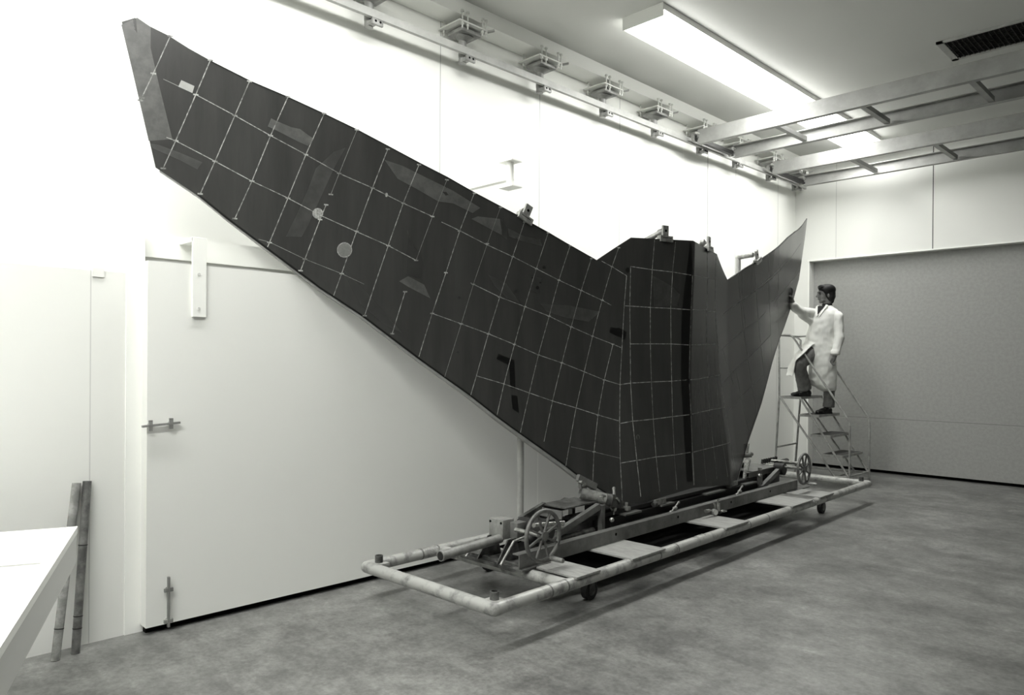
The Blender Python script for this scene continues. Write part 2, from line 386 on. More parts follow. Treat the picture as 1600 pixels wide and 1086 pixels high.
# ------------------------------------------------------------------ the one-piece wing skin
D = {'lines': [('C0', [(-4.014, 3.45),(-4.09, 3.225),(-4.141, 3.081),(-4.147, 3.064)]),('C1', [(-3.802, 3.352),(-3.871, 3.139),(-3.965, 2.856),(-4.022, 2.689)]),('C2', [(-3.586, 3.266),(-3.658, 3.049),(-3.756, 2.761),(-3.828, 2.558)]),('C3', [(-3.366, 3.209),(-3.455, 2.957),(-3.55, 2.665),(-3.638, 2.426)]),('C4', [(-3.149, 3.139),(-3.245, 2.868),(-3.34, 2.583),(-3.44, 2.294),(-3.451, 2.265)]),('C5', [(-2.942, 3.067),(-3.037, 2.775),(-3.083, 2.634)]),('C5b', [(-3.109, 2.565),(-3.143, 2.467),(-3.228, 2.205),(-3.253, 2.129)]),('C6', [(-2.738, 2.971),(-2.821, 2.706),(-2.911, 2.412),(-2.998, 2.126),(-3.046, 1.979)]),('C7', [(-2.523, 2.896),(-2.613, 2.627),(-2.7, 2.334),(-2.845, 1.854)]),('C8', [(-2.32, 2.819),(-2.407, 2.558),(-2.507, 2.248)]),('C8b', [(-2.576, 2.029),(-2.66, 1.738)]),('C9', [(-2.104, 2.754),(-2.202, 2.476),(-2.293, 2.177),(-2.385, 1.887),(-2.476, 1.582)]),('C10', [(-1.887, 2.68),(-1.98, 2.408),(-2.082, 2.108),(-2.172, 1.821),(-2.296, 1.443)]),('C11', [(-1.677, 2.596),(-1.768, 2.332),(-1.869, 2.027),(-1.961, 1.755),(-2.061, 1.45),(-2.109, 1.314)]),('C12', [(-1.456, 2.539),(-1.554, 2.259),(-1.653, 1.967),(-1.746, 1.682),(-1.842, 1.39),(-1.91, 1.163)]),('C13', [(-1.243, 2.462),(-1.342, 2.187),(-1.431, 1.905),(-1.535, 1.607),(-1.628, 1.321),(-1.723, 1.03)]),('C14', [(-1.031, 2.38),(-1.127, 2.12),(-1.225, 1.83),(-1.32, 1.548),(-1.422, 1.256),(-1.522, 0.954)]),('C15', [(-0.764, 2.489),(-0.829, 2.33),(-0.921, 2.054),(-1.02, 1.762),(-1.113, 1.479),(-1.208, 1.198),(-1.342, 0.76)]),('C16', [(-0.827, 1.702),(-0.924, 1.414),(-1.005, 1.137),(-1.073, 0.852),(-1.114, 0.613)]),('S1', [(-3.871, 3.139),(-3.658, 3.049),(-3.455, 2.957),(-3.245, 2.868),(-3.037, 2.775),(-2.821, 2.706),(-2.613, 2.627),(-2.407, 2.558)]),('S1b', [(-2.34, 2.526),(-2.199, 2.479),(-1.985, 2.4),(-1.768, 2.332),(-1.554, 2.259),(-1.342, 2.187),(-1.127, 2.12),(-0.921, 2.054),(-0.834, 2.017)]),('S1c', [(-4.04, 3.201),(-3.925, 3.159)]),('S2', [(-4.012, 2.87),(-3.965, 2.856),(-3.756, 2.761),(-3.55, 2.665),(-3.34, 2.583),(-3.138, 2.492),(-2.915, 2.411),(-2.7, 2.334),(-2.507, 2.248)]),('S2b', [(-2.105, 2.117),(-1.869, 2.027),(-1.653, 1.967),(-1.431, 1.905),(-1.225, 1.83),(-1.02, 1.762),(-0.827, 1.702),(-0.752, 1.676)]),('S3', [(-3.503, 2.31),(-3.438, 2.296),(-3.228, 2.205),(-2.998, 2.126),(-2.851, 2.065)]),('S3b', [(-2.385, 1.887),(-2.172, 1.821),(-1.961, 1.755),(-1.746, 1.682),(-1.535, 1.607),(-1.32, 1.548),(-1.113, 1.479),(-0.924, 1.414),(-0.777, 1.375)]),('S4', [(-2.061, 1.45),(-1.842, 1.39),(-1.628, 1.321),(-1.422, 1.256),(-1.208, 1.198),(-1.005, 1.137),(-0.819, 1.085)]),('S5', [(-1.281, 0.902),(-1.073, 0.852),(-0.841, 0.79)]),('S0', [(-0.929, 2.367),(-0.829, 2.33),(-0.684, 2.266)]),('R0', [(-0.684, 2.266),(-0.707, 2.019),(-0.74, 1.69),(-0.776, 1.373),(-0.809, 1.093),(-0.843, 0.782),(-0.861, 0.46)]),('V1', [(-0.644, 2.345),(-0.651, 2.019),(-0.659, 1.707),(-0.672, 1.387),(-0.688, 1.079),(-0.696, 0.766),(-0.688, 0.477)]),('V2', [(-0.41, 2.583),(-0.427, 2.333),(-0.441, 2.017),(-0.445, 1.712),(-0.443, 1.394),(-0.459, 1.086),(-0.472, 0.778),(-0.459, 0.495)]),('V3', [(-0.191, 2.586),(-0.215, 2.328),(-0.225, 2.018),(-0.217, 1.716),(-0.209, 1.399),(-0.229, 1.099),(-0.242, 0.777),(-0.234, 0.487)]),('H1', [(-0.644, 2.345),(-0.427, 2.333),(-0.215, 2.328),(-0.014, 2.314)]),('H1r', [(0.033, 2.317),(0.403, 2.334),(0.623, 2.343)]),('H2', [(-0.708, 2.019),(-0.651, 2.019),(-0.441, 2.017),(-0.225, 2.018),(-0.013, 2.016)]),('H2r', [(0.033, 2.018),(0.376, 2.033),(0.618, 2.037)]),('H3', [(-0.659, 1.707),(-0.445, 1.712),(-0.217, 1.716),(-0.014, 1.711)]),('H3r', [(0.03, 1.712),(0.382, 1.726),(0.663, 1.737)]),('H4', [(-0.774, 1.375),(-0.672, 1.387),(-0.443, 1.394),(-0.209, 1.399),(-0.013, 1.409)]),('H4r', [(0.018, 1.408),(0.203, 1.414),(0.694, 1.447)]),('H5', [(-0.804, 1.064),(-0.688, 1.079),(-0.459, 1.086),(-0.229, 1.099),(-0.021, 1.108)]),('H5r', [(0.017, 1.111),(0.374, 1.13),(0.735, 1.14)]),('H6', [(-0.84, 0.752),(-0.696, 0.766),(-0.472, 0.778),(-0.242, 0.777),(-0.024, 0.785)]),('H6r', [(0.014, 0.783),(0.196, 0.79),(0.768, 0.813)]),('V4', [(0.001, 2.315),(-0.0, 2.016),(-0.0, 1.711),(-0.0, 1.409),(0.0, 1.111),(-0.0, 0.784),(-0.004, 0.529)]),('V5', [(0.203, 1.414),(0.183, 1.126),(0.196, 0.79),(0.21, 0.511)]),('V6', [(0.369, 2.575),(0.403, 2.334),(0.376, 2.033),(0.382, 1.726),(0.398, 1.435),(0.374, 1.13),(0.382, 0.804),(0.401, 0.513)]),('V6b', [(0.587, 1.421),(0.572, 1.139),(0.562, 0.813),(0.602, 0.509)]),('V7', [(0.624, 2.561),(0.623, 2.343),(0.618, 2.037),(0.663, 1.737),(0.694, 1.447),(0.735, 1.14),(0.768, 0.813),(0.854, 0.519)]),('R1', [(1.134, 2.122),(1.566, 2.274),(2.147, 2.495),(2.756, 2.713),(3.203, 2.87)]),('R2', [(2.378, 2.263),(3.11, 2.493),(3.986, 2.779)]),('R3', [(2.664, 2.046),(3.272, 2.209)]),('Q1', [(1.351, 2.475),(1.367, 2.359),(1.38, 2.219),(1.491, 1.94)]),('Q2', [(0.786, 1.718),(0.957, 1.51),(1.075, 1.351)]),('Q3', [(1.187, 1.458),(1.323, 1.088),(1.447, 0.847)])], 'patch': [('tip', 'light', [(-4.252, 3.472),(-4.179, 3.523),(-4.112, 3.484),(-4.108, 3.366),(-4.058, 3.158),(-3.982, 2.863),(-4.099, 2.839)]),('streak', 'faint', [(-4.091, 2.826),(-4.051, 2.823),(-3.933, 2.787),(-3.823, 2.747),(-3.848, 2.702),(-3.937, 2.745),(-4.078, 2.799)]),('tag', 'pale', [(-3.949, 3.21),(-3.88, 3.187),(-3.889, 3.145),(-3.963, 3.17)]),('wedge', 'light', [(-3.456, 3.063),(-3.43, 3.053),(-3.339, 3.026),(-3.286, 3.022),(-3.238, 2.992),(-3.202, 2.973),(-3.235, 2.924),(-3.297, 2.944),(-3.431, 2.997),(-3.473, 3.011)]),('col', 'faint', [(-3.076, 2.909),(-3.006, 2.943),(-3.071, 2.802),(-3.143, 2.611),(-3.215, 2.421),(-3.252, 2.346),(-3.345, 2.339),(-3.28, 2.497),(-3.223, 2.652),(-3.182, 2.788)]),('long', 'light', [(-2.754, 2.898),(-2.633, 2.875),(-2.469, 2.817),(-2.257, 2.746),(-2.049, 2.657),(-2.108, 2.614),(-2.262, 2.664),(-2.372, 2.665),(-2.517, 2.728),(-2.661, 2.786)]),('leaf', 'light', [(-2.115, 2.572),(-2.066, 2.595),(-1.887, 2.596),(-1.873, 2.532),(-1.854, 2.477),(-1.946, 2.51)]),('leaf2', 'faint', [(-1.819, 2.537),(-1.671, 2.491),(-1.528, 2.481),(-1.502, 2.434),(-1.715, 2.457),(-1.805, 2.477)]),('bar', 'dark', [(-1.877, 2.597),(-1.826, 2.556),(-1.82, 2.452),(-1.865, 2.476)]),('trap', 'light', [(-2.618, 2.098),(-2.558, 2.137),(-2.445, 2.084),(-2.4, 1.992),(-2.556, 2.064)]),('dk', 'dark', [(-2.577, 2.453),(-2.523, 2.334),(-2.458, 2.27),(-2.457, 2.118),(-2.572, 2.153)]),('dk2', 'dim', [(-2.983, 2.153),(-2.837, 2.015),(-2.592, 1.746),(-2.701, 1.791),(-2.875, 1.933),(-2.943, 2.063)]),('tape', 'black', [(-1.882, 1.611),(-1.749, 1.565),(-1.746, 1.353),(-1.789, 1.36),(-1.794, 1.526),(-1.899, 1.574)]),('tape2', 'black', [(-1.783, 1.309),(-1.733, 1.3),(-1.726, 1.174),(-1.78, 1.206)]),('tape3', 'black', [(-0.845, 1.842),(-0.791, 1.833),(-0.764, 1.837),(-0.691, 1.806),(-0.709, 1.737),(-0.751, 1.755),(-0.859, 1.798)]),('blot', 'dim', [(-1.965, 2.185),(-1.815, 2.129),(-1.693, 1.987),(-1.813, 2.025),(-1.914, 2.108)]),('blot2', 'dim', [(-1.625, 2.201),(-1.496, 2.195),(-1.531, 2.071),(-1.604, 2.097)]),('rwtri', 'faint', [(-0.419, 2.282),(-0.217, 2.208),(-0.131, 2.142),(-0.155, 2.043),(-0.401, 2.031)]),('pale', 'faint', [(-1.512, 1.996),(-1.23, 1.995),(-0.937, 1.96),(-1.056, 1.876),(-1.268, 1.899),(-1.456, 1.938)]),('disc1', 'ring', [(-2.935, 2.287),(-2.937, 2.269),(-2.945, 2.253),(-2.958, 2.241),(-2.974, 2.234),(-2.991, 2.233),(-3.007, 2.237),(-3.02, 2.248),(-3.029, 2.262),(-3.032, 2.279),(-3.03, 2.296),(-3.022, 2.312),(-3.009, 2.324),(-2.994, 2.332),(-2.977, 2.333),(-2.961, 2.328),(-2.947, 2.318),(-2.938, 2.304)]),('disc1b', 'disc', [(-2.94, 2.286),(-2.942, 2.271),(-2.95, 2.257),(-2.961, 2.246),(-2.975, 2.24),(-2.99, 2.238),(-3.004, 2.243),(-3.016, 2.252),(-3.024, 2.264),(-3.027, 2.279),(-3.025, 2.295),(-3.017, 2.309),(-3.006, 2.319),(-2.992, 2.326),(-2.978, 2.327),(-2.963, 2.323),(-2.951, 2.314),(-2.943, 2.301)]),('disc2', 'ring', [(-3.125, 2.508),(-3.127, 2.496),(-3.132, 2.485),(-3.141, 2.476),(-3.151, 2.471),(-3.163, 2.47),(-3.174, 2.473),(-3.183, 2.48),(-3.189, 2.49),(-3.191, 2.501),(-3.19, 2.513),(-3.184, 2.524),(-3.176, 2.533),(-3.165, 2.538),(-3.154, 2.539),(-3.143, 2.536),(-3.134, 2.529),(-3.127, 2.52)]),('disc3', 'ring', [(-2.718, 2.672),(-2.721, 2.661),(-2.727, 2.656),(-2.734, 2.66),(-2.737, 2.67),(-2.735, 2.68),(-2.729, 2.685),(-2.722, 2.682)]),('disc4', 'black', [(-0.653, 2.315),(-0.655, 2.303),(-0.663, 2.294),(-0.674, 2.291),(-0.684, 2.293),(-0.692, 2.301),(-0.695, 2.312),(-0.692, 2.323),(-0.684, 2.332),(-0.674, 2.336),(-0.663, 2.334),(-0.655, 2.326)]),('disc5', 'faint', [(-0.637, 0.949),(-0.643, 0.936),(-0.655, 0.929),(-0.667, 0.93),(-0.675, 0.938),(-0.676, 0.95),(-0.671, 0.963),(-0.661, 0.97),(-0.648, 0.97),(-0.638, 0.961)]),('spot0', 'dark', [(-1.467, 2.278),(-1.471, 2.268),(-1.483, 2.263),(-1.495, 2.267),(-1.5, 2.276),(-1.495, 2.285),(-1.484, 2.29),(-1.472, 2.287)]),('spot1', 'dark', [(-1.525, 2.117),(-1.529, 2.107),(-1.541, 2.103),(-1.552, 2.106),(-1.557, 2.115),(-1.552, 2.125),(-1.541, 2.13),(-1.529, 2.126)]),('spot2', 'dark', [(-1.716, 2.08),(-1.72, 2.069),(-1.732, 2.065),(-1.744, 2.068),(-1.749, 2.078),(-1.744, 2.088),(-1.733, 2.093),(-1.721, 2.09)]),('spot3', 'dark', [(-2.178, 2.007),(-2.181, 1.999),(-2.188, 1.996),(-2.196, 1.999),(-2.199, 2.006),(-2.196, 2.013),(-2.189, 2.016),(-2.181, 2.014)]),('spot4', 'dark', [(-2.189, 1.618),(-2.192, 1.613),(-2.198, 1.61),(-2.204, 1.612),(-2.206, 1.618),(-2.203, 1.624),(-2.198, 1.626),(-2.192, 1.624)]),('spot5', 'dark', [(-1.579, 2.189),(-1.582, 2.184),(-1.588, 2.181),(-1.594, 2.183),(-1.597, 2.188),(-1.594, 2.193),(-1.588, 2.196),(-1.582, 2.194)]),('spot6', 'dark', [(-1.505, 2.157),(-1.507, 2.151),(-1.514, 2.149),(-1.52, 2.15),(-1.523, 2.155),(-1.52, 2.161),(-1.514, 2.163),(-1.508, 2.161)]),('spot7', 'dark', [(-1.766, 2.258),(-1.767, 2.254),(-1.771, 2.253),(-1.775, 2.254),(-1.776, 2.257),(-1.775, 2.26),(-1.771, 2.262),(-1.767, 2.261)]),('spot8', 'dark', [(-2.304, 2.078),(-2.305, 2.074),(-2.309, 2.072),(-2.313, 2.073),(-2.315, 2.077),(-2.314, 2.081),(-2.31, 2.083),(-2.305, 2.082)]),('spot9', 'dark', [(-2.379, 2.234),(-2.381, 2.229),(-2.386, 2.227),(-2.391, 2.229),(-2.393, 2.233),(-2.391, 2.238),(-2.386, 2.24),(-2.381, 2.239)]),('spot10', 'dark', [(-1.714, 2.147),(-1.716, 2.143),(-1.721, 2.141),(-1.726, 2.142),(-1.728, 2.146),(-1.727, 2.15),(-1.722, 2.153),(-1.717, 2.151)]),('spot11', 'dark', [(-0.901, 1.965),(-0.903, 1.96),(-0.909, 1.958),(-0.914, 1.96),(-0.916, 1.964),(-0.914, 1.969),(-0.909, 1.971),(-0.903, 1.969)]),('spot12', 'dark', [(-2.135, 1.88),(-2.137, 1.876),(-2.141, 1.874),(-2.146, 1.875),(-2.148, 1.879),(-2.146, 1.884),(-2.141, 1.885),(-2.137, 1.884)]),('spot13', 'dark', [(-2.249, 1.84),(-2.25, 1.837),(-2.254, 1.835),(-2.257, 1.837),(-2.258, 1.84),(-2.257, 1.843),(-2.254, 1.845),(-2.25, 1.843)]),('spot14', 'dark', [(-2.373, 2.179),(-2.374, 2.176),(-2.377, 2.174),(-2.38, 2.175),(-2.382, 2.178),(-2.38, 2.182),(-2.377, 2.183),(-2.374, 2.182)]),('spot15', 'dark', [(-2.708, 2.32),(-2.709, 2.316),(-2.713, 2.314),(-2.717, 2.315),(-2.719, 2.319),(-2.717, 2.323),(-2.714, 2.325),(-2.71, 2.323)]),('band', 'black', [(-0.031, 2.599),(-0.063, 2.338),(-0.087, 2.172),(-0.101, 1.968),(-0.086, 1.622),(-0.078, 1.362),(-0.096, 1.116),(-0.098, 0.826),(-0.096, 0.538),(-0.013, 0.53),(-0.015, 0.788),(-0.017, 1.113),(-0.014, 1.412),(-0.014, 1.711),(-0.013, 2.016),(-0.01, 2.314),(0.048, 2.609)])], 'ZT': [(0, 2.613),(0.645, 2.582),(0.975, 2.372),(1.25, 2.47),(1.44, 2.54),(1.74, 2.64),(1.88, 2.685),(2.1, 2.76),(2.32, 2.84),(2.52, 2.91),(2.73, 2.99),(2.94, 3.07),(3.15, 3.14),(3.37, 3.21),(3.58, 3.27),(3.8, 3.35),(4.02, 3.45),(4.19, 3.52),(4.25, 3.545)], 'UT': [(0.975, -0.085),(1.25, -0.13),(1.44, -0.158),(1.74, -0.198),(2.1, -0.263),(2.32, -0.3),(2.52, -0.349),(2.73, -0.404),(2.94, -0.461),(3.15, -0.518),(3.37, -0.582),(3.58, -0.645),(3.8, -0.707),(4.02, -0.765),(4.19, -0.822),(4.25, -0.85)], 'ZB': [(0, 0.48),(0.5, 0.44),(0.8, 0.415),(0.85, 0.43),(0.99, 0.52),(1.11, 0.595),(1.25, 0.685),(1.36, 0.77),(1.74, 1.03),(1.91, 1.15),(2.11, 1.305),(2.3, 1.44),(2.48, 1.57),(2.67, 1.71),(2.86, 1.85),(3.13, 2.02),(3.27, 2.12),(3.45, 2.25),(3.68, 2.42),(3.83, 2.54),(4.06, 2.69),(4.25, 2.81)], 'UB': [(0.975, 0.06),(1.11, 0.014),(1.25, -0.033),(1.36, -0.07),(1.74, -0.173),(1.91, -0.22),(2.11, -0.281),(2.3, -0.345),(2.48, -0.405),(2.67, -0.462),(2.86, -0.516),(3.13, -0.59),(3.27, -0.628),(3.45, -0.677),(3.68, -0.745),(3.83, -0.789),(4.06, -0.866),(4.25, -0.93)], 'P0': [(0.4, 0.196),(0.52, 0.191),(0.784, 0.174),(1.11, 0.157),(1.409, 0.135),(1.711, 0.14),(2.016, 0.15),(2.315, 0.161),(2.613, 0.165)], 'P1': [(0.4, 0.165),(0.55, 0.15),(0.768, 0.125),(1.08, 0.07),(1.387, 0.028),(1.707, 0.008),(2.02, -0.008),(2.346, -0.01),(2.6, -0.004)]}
ZT, UT, ZB, UB, P0, P1 = D['ZT'], D['UT'], D['ZB'], D['UB'], D['P0'], D['P1']
def li(T, x):
    if x <= T[0][0]: return T[0][1]
    for (a, b), (c, d) in zip(T[:-1], T[1:]):
        if x <= c: return b + (d - b) * (x - a) / (c - a)
    return T[-1][1]
def W_(s, z):
    zt, zb = li(ZT, s), li(ZB, s); ut, ub = li(UT, s), li(UB, s)
    q = (zt - z) / (zt - zb); qc = min(max(q, 0), 1); b = .045 * max(0, 1 - (s - .97) / 3.0)
    return ut + (ub - ut) * q - b * 4 * qc * (1 - qc)
def U_(s, z):
    s = abs(s)
    if s <= .66:
        q = s / .66; return li(P0, z) * (1 - q) + li(P1, z) * q
    if s < .975:
        q = (s - .66) / .315; return li(P1, z) * (1 - q) + W_(.975, z) * q
    return W_(s, z)
TH = math.radians(2)
WA = Vector((math.sin(TH), math.cos(TH), 0)); WB = Vector((math.cos(TH), -math.sin(TH), 0)); WO = Vector((-3.6, 5.6, 0))
def wpt(s, z, off=0.0):                       # off: distance towards the room
    e = .02
    n = Vector((-(U_(s + e, z) - U_(s - e, z)) / (2 * e), 1, -(U_(s, z + e) - U_(s, z - e)) / (2 * e))).normalized()
    return WO + WA * (s + n.x * off) + WB * (U_(s, z) + n.y * off) + Vector((0, 0, z + n.z * off))
wing = empty('wing_skin', (-3.41, 5.6, .48), label='huge dark swept composite wing skin standing on the tubular cart, gridded with white lines', cat='wing panel')
cols = [0, .06, .14, .22, .3, .4, .5, .58, .645, .66, .72, .8, .85, .9, .975, 1.05, 1.11, 1.18, 1.25] + [1.25 + .063 * i for i in range(1, 41)]
cols = sorted({round(c, 3) for c in cols + [a for T in (ZT, UT, ZB, UB) for a, _ in T] if c < 3.8} | {3.8}) if False else sorted({round(c, 3) for c in list(cols) + [a for T in (ZT, UT, ZB, UB) for a, _ in T] if c <= 3.8})
segs = [((c, li(ZT, c)), (c, li(ZB, c))) for c in cols] + [((3.92, 3.40), (3.87, li(ZB, 3.87))), ((4.02, 3.45), (3.95, li(ZB, 3.95))), ((4.12, 3.488), (4.01, li(ZB, 4.01))), ((4.19, 3.52), (4.045, li(ZB, 4.045))), ((4.25, 3.49), (4.06, 2.69))]
TK = .012
NR = 44
bm = bmesh.new()
full = [((-a[0], a[1]), (-b[0], b[1])) for a, b in segs[::-1]][:-1] + segs
front, back = [], []
for a, b in full:
    fr, bk = [], []
    for j in range(NR + 1):
        q = j / NR; s = a[0] + (b[0] - a[0]) * q; z = a[1] + (b[1] - a[1]) * q
        fr.append(bm.verts.new(wpt(s, z, 0))); bk.append(bm.verts.new(wpt(s, z, -TK)))
    front.append(fr); back.append(bk)
for i in range(len(full) - 1):
    for j in range(NR):
        bm.faces.new((front[i][j], front[i][j + 1], front[i + 1][j + 1], front[i + 1][j]))
        bm.faces.new((back[i][j], back[i + 1][j], back[i + 1][j + 1], back[i][j + 1]))
    bm.faces.new((front[i][0], front[i + 1][0], back[i + 1][0], back[i][0]))
    bm.faces.new((front[i][NR], back[i][NR], back[i + 1][NR], front[i + 1][NR]))
for k in (0, -1):
    for j in range(NR): bm.faces.new((front[k][j], back[k][j], back[k][j + 1], front[k][j + 1]))
bmesh.ops.recalc_face_normals(bm, faces=bm.faces[:])
mb = MB(); mb.bm.free(); mb.bm = bm
mb.build('skin', M_wing, wing, True, True)
def dense(q, step=.03):
    o = []
    for a, b in zip(q[:-1], q[1:]):
        n = max(1, int(math.hypot(b[0] - a[0], b[1] - a[1]) / step))
        for i in range(n): o.append((a[0] + (b[0] - a[0]) * i / n, a[1] + (b[1] - a[1]) * i / n))
    return o + [q[-1]]
def ribbon(bm, q, wd, off=.0011):
    q = dense(q); L_, R_ = [], []
    for i, p in enumerate(q):
        a, b = q[max(i - 1, 0)], q[min(i + 1, len(q) - 1)]
        dx, dz = b[0] - a[0], b[1] - a[1]; l = math.hypot(dx, dz) or 1; nx, nz = -dz / l * wd / 2, dx / l * wd / 2
        L_.append(bm.verts.new(wpt(p[0] + nx, p[1] + nz, off))); R_.append(bm.verts.new(wpt(p[0] - nx, p[1] - nz, off)))
    for i in range(len(q) - 1): bm.faces.new((L_[i], R_[i], R_[i + 1], L_[i + 1]))
g = MB(); faint = MB()
for nm, q in D['lines']:
    wd = .0050 if nm[0] in 'CS' else .0058
    if nm in ('V4',): wd = .008
    tgt = faint if nm in ('C5', 'C8', 'C10', 'S1c', 'S5', 'V5', 'V6b', 'Q1', 'Q2', 'Q3', 'H1r', 'S3') else g
    ribbon(tgt.bm, q, wd * (.6 if tgt is faint else 1))
    if nm[0] in 'CS' :                        # the same grid on the far half
        if nm[0] == 'S' and nm in ('S1', 'S1b', 'S2', 'S2b', 'S3b', 'S4') or nm in ('C13', 'C11', 'C9', 'C7'):
            ribbon(faint.bm, [(-s, z) for s, z in q], .0045)
faint.build('faint_grid_marking', M_tape, wing, True, True)
tp = MB(); ribbon(tp.bm, [(.0, .50), (.0, .78)], .020, .0016); tp.build('marker_tape', M_tape, wing, True, True)
for nm, q in D['lines']:
    if nm[0] == 'C':
        for s, z in q[:4]:
            ribbon(g.bm, [(s - .014, z), (s + .014, z)], .009, .0014)
g.build('grid_marking', M_line, wing, True, True)
def patch(q, off):
    bm = bmesh.new(); vs = [bm.verts.new((s, z, 0)) for s, z in q]; f = bm.faces.new(vs)
    bmesh.ops.triangulate(bm, faces=[f], ngon_method='EAR_CLIP')
    for _ in range(6):
        es = [e for e in bm.edges if e.calc_length() > .09]
        if not es: break
        bmesh.ops.subdivide_edges(bm, edges=es, cuts=1); bmesh.ops.triangulate(bm, faces=bm.faces[:])
    for v in bm.verts: v.co = wpt(v.co.x, v.co.y, off)
    m_ = MB(); m_.bm.free(); m_.bm = bm; return m_
PN = {'light': 'pale_ply', 'faint': 'faint_ply', 'pale': 'paper_tag', 'dark': 'dark_patch', 'dim': 'dim_patch', 'black': 'black_marking', 'ring': 'disc_rim', 'disc': 'disc_face'}  # black covers tape pieces, a dot and a plain band down the centre
order = {'faint': .0003, 'dim': .0004, 'light': .0005, 'dark': .0006, 'black': .0008, 'pale': .0014, 'ring': .0015, 'disc': .0020}
spots = MB()
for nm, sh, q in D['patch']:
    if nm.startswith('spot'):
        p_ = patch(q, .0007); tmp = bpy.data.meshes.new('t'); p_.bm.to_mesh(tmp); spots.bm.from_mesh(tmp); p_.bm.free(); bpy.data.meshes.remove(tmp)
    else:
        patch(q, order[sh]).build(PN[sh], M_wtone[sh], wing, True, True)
spots.build('resin_spot', mat('resin_spot', 26, .5, spec=.3), wing, True, True)
edge_mb = MB()  # thin black line laid along the lower and upper skin edges
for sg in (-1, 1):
    ribbon(edge_mb.bm, [(sg * s_, li(ZB, s_) + .005) for s_ in [.86, .99, 1.11, 1.25, 1.36, 1.74, 1.91, 2.11, 2.3, 2.48, 2.67, 2.86, 3.13, 3.27, 3.45, 3.68, 3.83]], .011, .0006)
    edge_mb.build('edge_line', M_wtone['black'], wing, True, True); edge_mb = MB()
    ribbon(edge_mb.bm, [(sg * s_, li(ZT, s_) - .004) for s_ in [1.0, 1.25, 1.74, 2.1, 2.32, 2.52, 2.73, 2.94, 3.15, 3.37, 3.58, 3.8]], .008, .0006)
    edge_mb.build('edge_line', M_wtone['black'], wing, True, True); edge_mb = MB()
# pale strip under the lower edge, both halves
for sg in (-1, 1):
    st = MB(); rings = []
    ss = [.86, .99, 1.11, 1.25, 1.36, 1.55, 1.74, 1.91, 2.11, 2.3, 2.48, 2.67, 2.86, 3.13, 3.27, 3.45, 3.68, 3.83, 4.04]
    for s in ss:
        h = .034 - .024 * (s - .86) / 3.2; z = li(ZB, s)
        rings.append([st.bm.verts.new(wpt(sg * s, z + dz, of)) for dz, of in ((.001, -.003), (-h, -.003), (-h, -.02 - h), (.001, -.02 - h))])
    for A_, B_ in zip(rings[:-1], rings[1:]):
        for k in range(4): st.bm.faces.new((A_[k], A_[(k + 1) % 4], B_[(k + 1) % 4], B_[k]))
    st.bm.faces.new(rings[0]); st.bm.faces.new(rings[-1][::-1]); bmesh.ops.recalc_face_normals(st.bm, faces=st.bm.faces[:])
    st.build('edge_strip', M_edge, wing, True, True)

# ------------------------------------------------------------------ the cart (local frame: x across, y along, z up)
cart = empty('tooling_cart', (-3.47, 2.72, 0), math.radians(1.66), label='long low tubular steel trolley with handwheels and clamps carrying the wing skin', cat='cart')
HW, LN, PZ, PR = .585, 5.93, .215, .038
def cp(name, mb, m, parent=None, smooth=True, lab=None):
    o = mb.build(name, m, parent or cart, smooth)
    if lab: o['label'] = lab
    return o
def weld_ring(p, q, fr, r=PR):
    out = []
    for f in fr:
        c = Vector(p).lerp(Vector(q), f); d = (Vector(q) - Vector(p)).normalized() * .006
        out.append(MB().cyl(c - d, c + d, r + .0012))
    return out
for x in (HW, -HW):
    o = cp('side_pipe', MB().cyl((x, 0, PZ), (x, LN, PZ), PR, n=28).ball((x, 0, PZ), PR).ball((x, LN, PZ), PR), M_pipe)
    for wr in weld_ring((x, 0, PZ), (x, LN, PZ), (.075, .1, .27, .31, .5, .56, .73, .78)): cp('weld_collar', wr, M_beam, o)
for y in (0, LN): cp('end_pipe', MB().cyl((-HW, y, PZ), (HW, y, PZ), PR, n=28), M_pipe)
for y in (.62,): cp('cross_pipe', MB().cyl((-HW, y, PZ), (HW, y, PZ), PR - .003, n=24), M_pipe)
for x in (-HW, HW):
    for y in (0, LN):
        sx = -1 if x > 0 else 1; sy = 1 if y == 0 else -1
        c = Vector((x + sx * .055, y + sy * .055, 0))
        o = cp('corner_socket', MB().box(c + Vector((0, 0, PZ + .015)), (.10, .10, .03), None, .004), M_pipe)
        cp('socket_tube', MB().pipe_open(c + Vector((0, 0, PZ - .01)), c + Vector((0, 0, PZ + .075)), .026, .006), M_mach, o)
for x, y0 in ((.27, .53), (-.33, 1.3)):
    cp('side_beam', MB().channel((x, y0, .305), (x, 4.75, .305), .095, .055, .007, side=1 if x > 0 else -1), M_beam, smooth=False)
for y in (1.55, 2.4, 3.3, 4.1): cp('beam_hole', MB().cyl((.270, y, .315), (.2745, y, .315), .011), M_black)
pm = MB()
for i, dy in enumerate((0, .035)):
    pm.bar((HW - .030, 2.17 + dy, PZ + .0285), (HW - .004, 2.20 + dy, PZ + .0415), .010, .0015, (-.4, 0, .9))
    pm.bar((HW - .004, 2.20 + dy, PZ + .0415), (HW - .028, 2.215 + dy, PZ + .030), .006, .0015, (-.4, 0, .9))
cp('paint_mark', pm, M_white)
# deck boards between the front beam and the front pipe
for (y0, y1) in ((.66, .90), (1.25, 1.65), (2.54, 2.92), (3.80, 4.26), (4.45, 4.80)):
    cp('deck_board', MB().box2((.22, y0, .245), (.625, y1, .259), .002).box2((-.3, y0 + .02, .235), (.22, y1 - .02, .245)), M_board, smooth=False)
# black sheet added under the cart as the floor's shade between the boards
cp('shade_sheet', MB().box2((-.54, 1.12, .13), (.38, 4.85, .14)), M_black, smooth=False)
